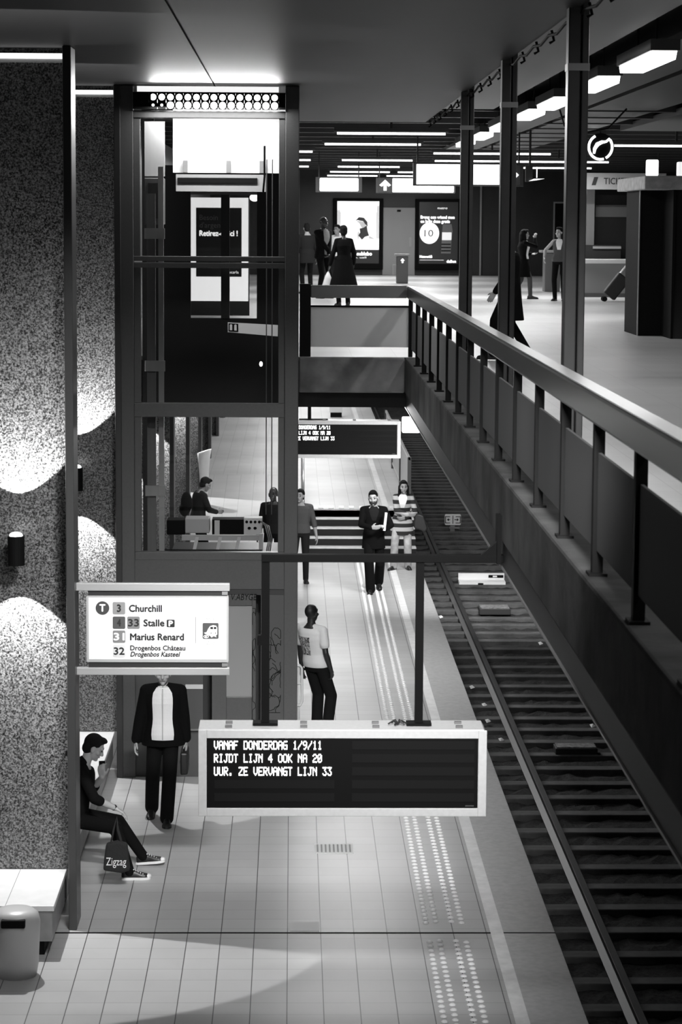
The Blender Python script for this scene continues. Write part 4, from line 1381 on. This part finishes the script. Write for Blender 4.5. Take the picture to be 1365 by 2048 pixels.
def person(name, label, loc, rz, h=1.75, **k):
    s = h / 1.75
    root = thing(name, label, 'person', loc, rz)
    root.scale = (s, s, s)
    fem = k.get('fem', False)
    vox = k.get('vox', .0075)
    skin = k.get('skin', SKIN_L)
    pel = V(k.get('pelvis', (0, 0, .95)))
    neck = V(k.get('neck', (0, .01, 1.46)))
    tw = k.get('twist', 0)                                # shoulders turned about z
    hw = .085 if not fem else .09
    sw = .178 if not fem else .15
    up_ = (neck - pel).normalized()
    rgt_p = V((1, 0, 0))
    rgt_c = V((math.cos(tw), math.sin(tw), 0))
    L = (neck - pel).length

    def torso(mb, d=0.0, t0=-.18, t1=1.04, extra=None):
        prof = [(-.18, .125, .095), (-.06, .160, .112), (.08, .165, .115), (.28, .142, .102), (.48, .152, .108), (.68, .172, .118), (.84, .176, .104), (.93, .14, .085), (1.0, .075, .068), (1.04, .060, .060)]
        if fem:
            prof = [(-.18, .13, .1), (-.06, .170, .118), (.08, .165, .112), (.28, .122, .09), (.48, .132, .1), (.66, .150, .128), (.84, .148, .098), (.93, .115, .075), (1.0, .06, .055), (1.04, .05, .05)]
        if extra:
            prof = extra + [q for q in prof if q[0] > extra[-1][0] + .03]
        rs = []
        for t, rx, ry in prof:
            if t < t0 or t > t1:
                continue
            c = pel + up_ * (L * t)
            tt = min(max(t, 0), 1)
            r_ = (rgt_p * (1 - tt) + rgt_c * tt).normalized()
            u_ = up_ if t > 0 else V((0, 0, 1)) * .6 + up_ * .4
            f_ = u_.cross(r_).normalized()
            rs.append([c + r_ * math.copysign(abs(math.cos(a)) ** .85, math.cos(a)) * (rx + d) + f_ * math.sin(a) * (ry + d) for a in [2 * math.pi * i / 28 for i in range(28)]])
        mb.rings(rs)

    hipc = pel + V((0, 0, -.03))
    J = {}
    for sd, sg in (('L', -1), ('R', 1)):
        hp = hipc + rgt_p * hw * sg
        ank = V(k.get('foot' + sd, (sg * .1, 0, .085)))
        kn, ank = ik(hp, ank, .435, .43, k.get('knee' + sd, (sg * .12, 1, 0)))
        sh = pel + up_ * (L * .872) + rgt_c * sw * sg
        hd = V(k.get('hand' + sd, (sg * .27, .06, .83)))
        el, wr = ik(sh, hd, .285, .255, k.get('elbow' + sd, (sg * .35, -1, -.2)))
        J[sd] = (hp, kn, ank, sh, el, wr, sg)
    # head frame
    hy, hp_, hr = [R(q) for q in k.get('head', (0, 0, 0))]
    Mh = Matrix.Rotation(hy, 3, 'Z') @ Matrix.Rotation(hp_, 3, 'X') @ Matrix.Rotation(hr, 3, 'Y')
    hc = V(k['headpos']) if 'headpos' in k else neck + Mh @ V((0, .033, .136))
    H = lambda x, y, z: hc + Mh @ V((x, y, z))

    body = MB()
    torso(body, -.008)
    body.cap(neck - up_ * .05, H(0, -.02, -.06), .055 if not fem else .045, .050 if not fem else .042)
    for sd in 'LR':
        body.cap(neck - up_ * .05, J[sd][3], .055, .047)
    # head
    body.ell(H(0, -.012, .028), .074, .095, .092, Mh)
    body.ell(H(0, .024, -.045), .056, .066, .072, Mh)
    body.ell(H(0, .066, -.092), .026, .026, .022, Mh)
    body.cap(H(0, .082, .018), H(0, .104, -.026), .010, .0155)
    body.cap(H(-.036, .076, .030), H(.036, .076, .030), .013, .013)
    body.cap(H(-.018, .083, -.058), H(.018, .083, -.058), .0105, .0105)
    for sg in (-1, 1):
        body.ell(H(sg * .077, -.005, -.008), .011, .022, .034, Mh)
        body.ell(H(sg * .045, .055, -.022), .024, .024, .022, Mh)
    for sd in 'LR':
        hp, kn, ank, sh, el, wr, sg = J[sd]
        body.cap(hp, kn, .078, .053)
        body.cap(kn, kn + (ank - kn) * .4, .052, .054)
        body.cap(kn + (ank - kn) * .35, ank, .053, .036)
        body.cap(sh, el, .046, .037)
        body.cap(el, el + (wr - el) * .35, .037, .039)
        body.cap(el + (wr - el) * .3, wr, .039, .026)
        # hand
        d = V(k.get('dir' + sd, tuple(wr - el))).normalized()
        th = V(k.get('thumb' + sd, (-.15 * sg, 1, .1)))
        th = (th - d * th.dot(d)).normalized()
        n = th.cross(d) * sg                                # palm side
        curl = k.get('curl' + sd, .45)
        q = {'th': th, 'n': n, 'd': d, 'w': wr}
        J['hand' + sd] = q
        kns = []
        for i, (o_, kl) in enumerate(((.030, .088), (.010, .092), (-.010, .088), (-.029, .080))):
            kp = wr + d * kl + th * o_
            kns.append(kp)
            body.cap(wr + d * .012 + th * o_ * .6, kp, .0145, .0115)
        for i, ln in enumerate((.074, .082, .076, .060)):
            p = kns[i] + th * (0, 0, 0, 0)[i]
            a = curl * .55 + .06 * i
            fan = (.06, .02, -.02, -.07)[i]
            for seg, fr, ra, rb in ((0, .45, .0100, .0092), (1, .32, .0092, .0085), (2, .25, .0085, .0072)):
                dd = (d * math.cos(a) + n * math.sin(a) + th * fan).normalized()
                p2 = p + dd * ln * fr
                body.cap(p, p2, ra, rb, 8, 3)
                p = p2
                a += curl * (.9, .7, .5)[seg]
        tb = wr + d * .026 + th * .024
        t1 = tb + (th * .75 + d * .65 + n * .25).normalized() * .042
        t2 = t1 + (th * .35 + d * .9 + n * .3).normalized() * .034
        body.cap(tb, t1, .0145, .0115, 8, 3)
        body.cap(t1, t2, .0112, .0085, 8, 3)
        toe = V(k.get('toe' + sd, (sg * .18, 1, 0))).normalized()
        J['toe' + sd] = toe
        body.cap(ank + V((0, 0, -.045)), ank + toe * .13 + V((0, 0, -.06)), .033, .022)
    remesh('body', body, vox, skin, root, 3)
    ey = MB()
    for sg in (-1, 1):
        ey.ell(H(sg * .031, .0825, .010), .013, .008, .0065, Mh, 10, 6)
    ey.build('eyes', EYE, root, local=True, smooth=True)
    if k.get('brows', True):
        eb = MB()
        for sg in (-1, 1):
            eb.cap(H(sg * .014, .0865, .036), H(sg * .038, .0845, .038), .0045, .004, 8, 3)
        eb.build('eyebrows', k.get('hairm', HAIR_B), root, local=True, smooth=True)
    MB().cap(H(-.021, .0915, -.058), H(.021, .0915, -.058), .0045, .0045, 8, 3).build('mouth', LIP, root, local=True, smooth=True)

    # hair
    hs = k.get('hair', 'short')
    hm = k.get('hairm', HAIR_B)
    if hs:
        hb = MB()
        if hs == 'shaved':
            hb.ell(H(0, -.022, .034), .0755, .090, .090, Mh)
        else:
            hb.ell(H(0, -.026, .042), .082, .098, .096, Mh)
            hb.ell(H(0, -.05, -.02), .072, .062, .07, Mh)
            hb.ell(H(0, .045, .105), .055, .045, .028, Mh)
        if hs == 'long':
            hb.cap(H(0, -.07, 0), H(0, -.10, -.24), .075, .055)
            for sg in (-1, 1):
                hb.cap(H(sg * .068, -.02, .01), H(sg * .075, .0, -.2), .03, .028)
        if hs == 'braids':
            for sg in (-1, 1):
                for q in range(3):
                    hb.cap(H(sg * (.07 + .008 * q), -.04 + .02 * q, .02), H(sg * (.085 + .012 * q), .02 * q, -.30 - .02 * q), .018, .013)
            hb.cap(H(0, -.07, 0), H(0, -.09, -.28), .07, .05)
        if hs == 'bun':
            hb.ell(H(0, -.11, .07), .045, .045, .045, Mh)
        remesh('hair', hb, .009, hm, root, 2)
    if k.get('beard'):
        bb_ = MB()
        bb_.ell(H(0, .030, -.066), .060, .066, .056, Mh)
        bb_.cap(H(-.02, .092, -.044), H(.02, .092, -.044), .0065, .0065)
        for sg in (-1, 1):
            bb_.cap(H(sg * .066, .012, -.01), H(sg * .05, .045, -.075), .013, .018)
        remesh('beard', bb_, .008, mat('beard_dark', .02, .8), root, 1)

    def sleeve(mb, sd, d, kind, cuff=.03):
        hp, kn, ank, sh, el, wr, sg = J[sd]
        if kind == 'none':
            return
        mb.cap(neck - up_ * .04, sh, .048 + d, .051 + d)
        if kind == 'short':
            e = sh + (el - sh) * .62
            mb.cap(sh, e, .051 + d, .050 + d)
        elif kind == 'rolled':
            mb.cap(sh, el, .050 + d, .044 + d)
            mb.cap(el, el + (wr - el) * .25, .045 + d, .043 + d)
        else:
            mb.cap(sh, el, .050 + d, .044 + d)
            mb.cap(el, el + (wr - el) * .93, .045 + d, .036 + d)

    # legs
    tm = k.get('trousers', CL_BLACK)
    if tm:
        tr = MB()
        wd = k.get('wide', 0.0)
        torso(tr, .010, -.18, .12)
        for sd in 'LR':
            hp, kn, ank, *_ = J[sd]
            tr.cap(hp, kn, .088, .064 + wd * .6)
            tr.cap(kn, ank + (ank - kn).normalized() * .0 + V((0, 0, -.015)), .064 + wd * .6, .052 + wd)
        remesh('trousers', tr, .010, tm, root, 3)
    # shoes
    sm = k.get('shoes', SHOE)
    for sd in 'LR':
        hp, kn, ank, *_ = J[sd]
        toe = J['toe' + sd]
        sdv = V((-toe.y, toe.x, 0)).normalized()
        upv = toe.cross(sdv) * -1
        if upv.z < 0:
            upv = -upv
        b0 = ank - upv * .085
        so = MB()
        rs = []
        for x, w2, hh in ((-.075, .020, .055), (-.06, .034, .075), (-.01, .038, .09), (.05, .038, .075), (.11, .044, .052), (.155, .042, .042), (.185, .028, .034), (.20, .008, .02)):
            rs.append([b0 + toe * x + sdv * w2 * math.copysign(abs(math.cos(a)) ** .7, math.cos(a)) + upv * (.016 + max(math.sin(a), -.0) * hh) for a in [2 * math.pi * i / 16 for i in range(16)]])
        so.rings(rs)
        so.cap(ank + upv * .01, ank - upv * .03, .042, .042)
        sh_ = remesh('shoe', so, .007, sm, root, 2)
        sl_ = MB()
        sl_.rings([[b0 + toe * x + sdv * w2 * 1.08 * c_ + upv * z_ for c_, z_ in ((1, 0), (1, .024), (-1, .024), (-1, 0))] for x, w2 in ((-.082, .024), (-.06, .037), (.0, .040), (.06, .041), (.115, .047), (.16, .044), (.19, .030), (.205, .012))])
        sl_.build('sole', k.get('sole', SHOE), sh_, local=True)
        if k.get('laces'):
            lc = MB()
            for q in range(5):
                x = .03 + .022 * q
                zt = .098 - .011 * q
                lc.cap(b0 + toe * x + sdv * .026 + upv * zt, b0 + toe * (x + .012) - sdv * .026 + upv * zt, .0055, .0055, 6, 2)
            lc.build('laces', SHOE_L, sh_, local=True, smooth=True)
            to = MB().ell(b0 + toe * .178 + upv * .030, .034, .034, .022)
            to.build('toe_cap', SHOE_L, sh_, local=True, smooth=True)

    # upper garments
    tpm = k.get('top', CL_BLACK)
    if tpm:
        tp = MB()
        hem = k.get('hem', -.12)
        fl = k.get('flare')                                   # coat skirt: [(z below pelvis, rx, ry)]
        bk_ = k.get('bulk', 0)
        torso(tp, .020 + bk_ * .6, hem if not fl else -.1, .985)
        if fl:
            rs = []
            for dz, rx, ry in fl:
                c = pel + V((0, k.get('sway', 0) * dz, -dz))
                rs.append([c + V((math.cos(a) * rx, math.sin(a) * ry, 0)) for a in [2 * math.pi * i / 24 for i in range(24)]])
            tp.rings(rs)
        for sd in 'LR':
            sleeve(tp, sd, bk_ * .7 + .008 if k.get('sleeve', 'long') != 'short' else .012, k.get('sleeve', 'long'))
        if k.get('collar'):
            tp.cap(neck - up_ * .035 + V((0, -.02, 0)), neck + V((0, -.005, .02)), .068, .062)
        remesh(k.get('top_name', 'jacket'), tp, .0095, tpm, root, 3)

    def patch(nm, m_, t0, t1, half0, half1, off, centre=90, steps=10, lab=None):
        """cloth panel lying on the torso from t0 to t1, half angles half0..half1 about the given side"""
        prof = [(-.18, .125, .095), (-.06, .160, .112), (.08, .165, .115), (.28, .142, .102), (.48, .152, .108), (.68, .172, .118), (.84, .176, .104), (.93, .14, .085), (1.0, .075, .068), (1.04, .06, .06)]
        if fem:
            prof = [(-.18, .13, .1), (-.06, .170, .118), (.08, .165, .112), (.28, .122, .09), (.48, .132, .1), (.66, .150, .128), (.84, .148, .098), (.93, .115, .075), (1.0, .06, .055), (1.04, .05, .05)]

        def at(t):
            for (ta, xa, ya), (tb_, xb, yb) in zip(prof[:-1], prof[1:]):
                if ta <= t <= tb_:
                    f = (t - ta) / (tb_ - ta)
                    return xa + (xb - xa) * f, ya + (yb - ya) * f
            return prof[-1][1:]
        ro, ri = [], []
        for i in range(steps + 1):
            f = i / steps
            t = t0 + (t1 - t0) * f
            hf = half0 + (half1 - half0) * f
            rx, ry = at(t)
            c = pel + up_ * (L * t)
            tt = min(max(t, 0), 1)
            r_ = (rgt_p * (1 - tt) + rgt_c * tt).normalized()
            f_ = up_.cross(r_).normalized()
            aa = [R(centre - hf + 2 * hf * j / 8) for j in range(9)]
            ro.append([c + r_ * math.cos(a) * (rx + off) + f_ * math.sin(a) * (ry + off) for a in aa])
            ri.append([c + r_ * math.cos(a) * (rx + off - .012) + f_ * math.sin(a) * (ry + off - .012) for a in aa])
        rings_ = [o_ + list(reversed(i_)) for o_, i_ in zip(ro, ri)]
        MB().rings(rings_).build(nm, m_, root, local=True, smooth=False, label=lab)

    for args in k.get('patches', ()):
        patch(*args)
    root['_j'] = 0
    del root['_j']
    return root, J, H


# 1 seated man on the bench
P, J, H = person('person', 'seated man in dark shirt and white-soled sneakers looking down, on the bench', (-2.075, 23.05, 0), R(-86), 1.75, vox=.006,
                 pelvis=(0, -.03, .56), neck=(0, .07, 1.06), footR=(.36, .50, .085), footL=(-.14, .64, .10), kneeR=(.1, .6, 1), kneeL=(-.05, .6, 1), toeR=(.0, 1, 0), toeL=(.16, 1, .12),
                 handR=(.24, .37, .67), elbowR=(.9, -.5, -.1), dirR=(-.15, .8, -.5), thumbR=(-1, .1, -.1), curlR=.4,
                 handL=(-.10, .24, .90), elbowL=(-.5, .2, -1), dirL=(.25, -.1, 1), thumbL=(.3, .9, 0), curlL=.9,
                 head=(0, -30, 0), headpos=(0, .165, 1.215), hair='short', skin=SKIN_L, top=CL_BLACK, top_name='shirt', sleeve='rolled', hem=-.1, collar=True, trousers=CL_BLACK, shoes=SHOE, sole=SHOE_L, laces=True)
hd = J['handR']
MB().cap(hd['w'] - hd['d'] * .022, hd['w'] - hd['d'] * .012, .031, .031, 16, 2).build('wrist_strap', mat('strap_dark', .02, .5), P, local=True, smooth=True)
hd = J['handL']
ph = MB().box(-.007, .007, -.03, .03, -.055, .055)
ph.v = [tuple(V(v) + hd['w'] + hd['d'] * .10 + hd['n'] * .03) for v in ph.v]
ph.build('phone', BLACK, P, local=True)
# tote bag between his legs
t = thing('tote_bag', 'black tote bag with white Zigzag lettering hanging before the seated man', 'bag', (-1.66, 22.72, .05))
outl = [(-1.775, .18), (-1.60, .155), (-1.52, .18), (-1.535, .3), (-1.545, .44), (-1.64, .465), (-1.745, .44), (-1.765, .3)]
MB().prism(outl, 22.36, 22.44).build('bag_body', mat('tote_cloth', .012, .9, bump=(14, .6)), t, bevel=.02)
for dy in (22.37, 22.43):
    MB().tube([(-1.70, dy, .44), (-1.685, dy + .12, .54), (-1.665, 22.68, .625), (-1.645, dy + .12, .54), (-1.60, dy, .44)], .009, 8).build('strap', MATS['tote_cloth'], t, smooth=True)
text('lettering', 'Zigzag', -1.745, -1.555, .235, .075, 22.359, mat('tote_print', .7, .7), t)

# 2 man in suit walking to the camera
P, J, H = person('person', 'man in dark suit and white shirt walking towards the camera beneath the direction sign', (-1.345, 25.05, 0), R(180), 1.73, vox=.006,
                 pelvis=(0, 0, .95), neck=(0, -.0, 1.47), footL=(-.045, .20, .085), footR=(.135, -.16, .115), toeL=(-.05, 1, 0), toeR=(.12, 1, -.28), kneeR=(0, 1, 0),
                 handL=(-.245, -.06, .80), handR=(.30, .05, .80), head=(0, -6, 0), hair='short', hairm=HAIR_G, skin=SKIN_L, top=CL_BLACK, hem=-.18, trousers=CL_BLACK, wide=.022, bulk=.022,
                 flare=[(-.12, .19, .135), (.0, .215, .15), (.13, .235, .155)],
                 patches=[('shirt', CL_WHITE, -.10, .985, 35, 27, .052), ('belt', BLACK, -.16, -.10, 40, 40, .056), ('placket', mat('placket', .5, .8), -.09, .96, 1.6, 2.2, .0545)])
rs = MB()
for sg in (-1, 1):
    rs.prism([(0, 0), (sg * .055, -.01), (sg * .02, -.06)], -.006, .006)
rs.v = [tuple(V((x, .085 + y, 1.478 + z))) for x, y, z in rs.v]
rs.build('shirt_collar', CL_WHITE, P, local=True)
t = thing('briefcase', 'black briefcase hanging from the hand of the man in the suit', 'briefcase', (-1.125, 25.15, .5))
MB().box(-1.165, -1.085, 24.96, 25.34, .50, .74).build('case_body', mat('leather_black', .008, .5), t, bevel=.02)
MB().tube([(-1.125, 25.05, .74), (-1.125, 25.05, .78), (-1.125, 25.07, .79), (-1.125, 25.17, .79), (-1.125, 25.19, .78), (-1.125, 25.19, .74)], .010, 8).build('handle', MATS['leather_black'], t, smooth=True)
MB().box(-1.17, -1.08, 25.0, 25.3, .62, .65).build('strap', DARK, t)

# 3 man in white T-shirt leaning by the lift
P, J, H = person('person', 'man in white T-shirt seen from behind, leaning beside the lift with hand in pocket', (.30, 29.25, 0), R(-38), 1.70, vox=.006,
                 pelvis=(0.01, .0, .935), neck=(-.03, -.06, 1.44), footL=(-.10, .16, .085), footR=(.11, .10, .085), handR=(.235, .02, .86), elbowR=(.3, -1, 0), curlR=.6, dirR=(-.2, .5, -1), head=(8, 6, 0), hair='shaved', hairm=mat('shaved_hair', .015, .5),
                 skin=SKIN_D, top=CL_WHITE, top_name='shirt', sleeve='short', hem=-.14, trousers=CL_DARK, wide=.02,
                 patches=[('shirt_print', speckle_mat('print_ink', .01, .88, 48), .28, .74, 26, 30, .027, 255)])

# 4 bearded man walking towards the camera
P, J, H = person('person', 'bearded man in black walking towards the camera with a folded paper', (1.40, 40.9, 0), R(180), 1.78,
                 footR=(.05, .12, .085), footL=(-.10, -.28, .16), toeL=(-.1, 1, -.45), toeR=(.1, 1, 0), neck=(0, .02, 1.47),
                 handR=(.05, .36, 1.14), elbowR=(1, -.5, -.7), dirR=(-1, .35, .1), thumbR=(.2, .3, 1), curlR=.25, handL=(-.17, .28, 1.10), elbowL=(-.8, -.8, -.5), dirL=(0.1, .6, .6), thumbL=(.6, 0, .7), curlL=1.0,
                 head=(-6, -6, 4), beard=True, skin=SKIN_L, top=CL_BLACK, hem=-.18, flare=[(.0, .185, .135), (.2, .2, .145)], trousers=CL_BLACK, wide=.03, shoes=SHOE,
                 patches=[('shirt', CL_DARK, .55, 1.0, 10, 30, .03)])
hd = J['handL']
pp_ = MB().box(-.02, .02, -.045, .045, -.06, .24)
Mp = Matrix.Rotation(R(-6), 3, 'Y')
pp_.v = [tuple(Mp @ V(v) + hd['w'] + V((0, .04, .05))) for v in pp_.v]
pp_.build('folded_paper', mat('paper_white', .8, .6), P, local=True)

# 5 woman in striped cardigan
P, J, H = person('person', 'woman in striped cardigan and pale jeans standing near the platform edge', (2.03, 43.7, 0), R(176), 1.66, fem=True,
                 pelvis=(0.02, 0, .95), footR=(.17, .1, .085), footL=(-.10, .0, .085), toeR=(.5, 1, 0), toeL=(-.25, 1, 0), handR=(-.10, .24, 1.08), elbowR=(1, .1, -.8), dirR=(-1, .25, .0), thumbR=(0, .3, 1), handL=(-.05, .22, 1.02), elbowL=(-1, -.2, -.6), dirL=(.9, .3, -.1), thumbL=(0, .4, 1),
                 head=(8, -4, 0), hair='braids', skin=SKIN_M, top=CL_STRIPE, top_name='cardigan', hem=-.18, flare=[(-.05, .185, .14), (.05, .205, .155), (.16, .22, .17), (.28, .225, .175)], trousers=CL_JEAN, wide=.02,
                 patches=[('blouse', CL_WHITE, .5, .99, 12, 34, .032)])
t = thing('shoulder_bag', 'dark shoulder bag hanging at the side of the woman in the striped cardigan', 'bag', (2.30, 43.65, .75))
MB().prism([(2.22, .78), (2.44, .70), (2.47, .78), (2.40, 1.0), (2.28, 1.03), (2.23, .98)], 43.55, 43.68).build('bag_body', mat('bag_leather', .015, .4), t, bevel=.02)
MB().tube([(2.27, 43.62, 1.0), (2.24, 43.66, 1.2), (2.19, 43.7, 1.38)], .012, 8).build('strap', MATS['bag_leather'], t, smooth=True)

# 6..8 people by and behind the lift
person('person', 'young man with rolled sleeves partly hidden by the right edge of the lift', (.155, 42.0, 0), R(175), 1.68, skin=SKIN_M, top=CL_GREY, top_name='shirt', sleeve='rolled', trousers=CL_DARK, handL=(-.3, .03, .84), head=(-12, 0, 0))
P, J, H = person('person', 'man with a backpack looking down at his hands, seen through the lift glass', (-1.70, 43.4, 0), R(-70), 1.76, skin=SKIN_M, top=CL_DARK, handR=(.06, .34, 1.06), elbowR=(.8, -.3, -1), dirR=(-.5, 1, 0), thumbR=(0, .2, 1), handL=(-.06, .36, 1.05), elbowL=(-.8, -.3, -1), dirL=(.5, 1, 0), thumbL=(0, .2, 1),
                 neck=(0, .06, 1.45), head=(0, -26, 0), trousers=CL_BLACK)
bk = MB().ell((0, -.21, 1.24), .15, .10, .2).ell((0, -.25, 1.12), .13, .09, .12)
remesh('backpack', bk, .012, CL_BLACK, P, 2)
person('person', 'man in dark jacket seen through the lift glass beside its right post', (-.31, 41.6, 0), R(165), 1.76, skin=SKIN_D, top=CL_DARK, hair='shaved', trousers=CL_BLACK)

# 9.. people in the hall above
person('person', 'man in dark grey coat with his back turned, leftmost in the hall', (.36, 60.6, HALL), R(15), 1.78, vox=.009, top=CL_DARK, hem=-.18, flare=[(0, .19, .14), (.2, .2, .15)], trousers=CL_BLACK, skin=SKIN_M)
P, J, H = person('person', 'tall man in black jacket and pale shirt clasping his hands in the hall', (.70, 57.0, HALL), R(-140), 1.94, vox=.009, top=CL_BLACK, hem=-.18, flare=[(0, .19, .14), (.1, .2, .145)], trousers=CL_BLACK, skin=SKIN_D,
                 handR=(-.05, .22, .93), elbowR=(.8, -.5, -.4), dirR=(-.8, .2, -.6), handL=(.03, .24, .90), elbowL=(-.8, -.5, -.4), dirL=(.8, .2, -.6), patches=[('shirt', mat('shirt_pale', .25, .8), -.1, 1.0, 16, 26, .031)], hair='shaved')
t = thing('carrier_bag', 'white carrier bag behind the parapet between the dark coats', 'bag', (.74, 52.0, HALL + .32))
MB().rings([[(.76 + a * math.cos(q), 52.05 + b * math.sin(q), HALL + z) for q in [2 * math.pi * i / 16 for i in range(16)]] for a, b, z in ((.11, .06, .26), (.13, .07, .42), (.08, .05, .58), (.02, .02, .72))]).build('bag', mat('carrier_white', .8, .5), t, smooth=True)
MB().cyl((.76, 52.05, HALL + .71), (.80, 52.08, HALL + .84), .01).build('handle', MATS['carrier_white'], t)
person('person', 'woman in long flared black coat with her back to the camera in the hall', (1.09, 51.8, HALL), R(12), 1.74, vox=.009, fem=True, top=CL_BLACK, hem=-.1, flare=[(-.05, .18, .13), (.15, .22, .18), (.35, .27, .23), (.52, .31, .26)], trousers=CL_BLACK, skin=SKIN_D, hair='bun', handL=(-.30, .05, .86), handR=(.24, .10, .9))
person('person', 'man in white shirt half hidden behind the woman in the flared coat', (1.15, 62.0, HALL), R(150), 1.74, vox=.009, top=CL_WHITE, top_name='shirt', trousers=CL_DARK, skin=SKIN_M)
person('person', 'woman in black coat and white top raising a hand to her mouth in the hall', (5.44, 57.3, HALL), R(-80), 1.66, vox=.009, fem=True, top=CL_BLACK, hem=-.1, flare=[(-.05, .17, .13), (.15, .2, .18), (.4, .24, .22)], trousers=CL_GREY, skin=SKIN_L, hair='long',
       handR=(.06, .28, 1.50), elbowR=(.8, .3, -1), dirR=(-.2, .2, 1), thumbR=(-.5, -.6, 0), handL=(-.1, .25, 1.12), elbowL=(-.8, -.3, -.8), footR=(.09, .18, .085), footL=(-.08, -.22, .11),
       patches=[('blouse', CL_WHITE, .1, .98, 40, 36, .034, 62)])
person('person', 'woman in dark vest and trousers carrying a bag beside the nearest column', (6.17, 56.0, HALL), R(165), 1.72, vox=.009, fem=True, top=CL_GREY, top_name='vest', sleeve='none', trousers=CL_BLACK, skin=SKIN_L, hair='long', handR=(.34, .16, 1.0), elbowR=(.8, -.8, 0), head=(-25, 0, 0), patches=[('blouse', CL_WHITE, .5, .98, 14, 30, .034)])
P, J, H = person('person', 'person in black coat striding behind the middle column of the hall', (2.85, 31.7, HALL), R(78), 1.74, vox=.008, top=CL_BLACK, hem=-.1, flare=[(0, .18, .14), (.2, .20, .16), (.42, .21, .19)], trousers=CL_BLACK, skin=SKIN_L, neck=(0, .01, 1.455),
                 footL=(-.09, .22, .10), footR=(.09, -.24, .13), toeR=(.05, 1, -.3), handL=(-.24, .17, .90), elbowL=(-.3, -1, -.4), handR=(.24, -.08, .86), head=(10, -4, 0))
person('person', 'person in dark coat pulling the trolley suitcase, half hidden by the kiosk', (7.86, 55.6, HALL), R(-95), 1.74, vox=.009, top=CL_BLACK, hem=-.18, flare=[(0, .19, .14), (.2, .2, .15)], trousers=CL_GREY, skin=SKIN_L, handR=(.22, -.12, .86), hair='long')
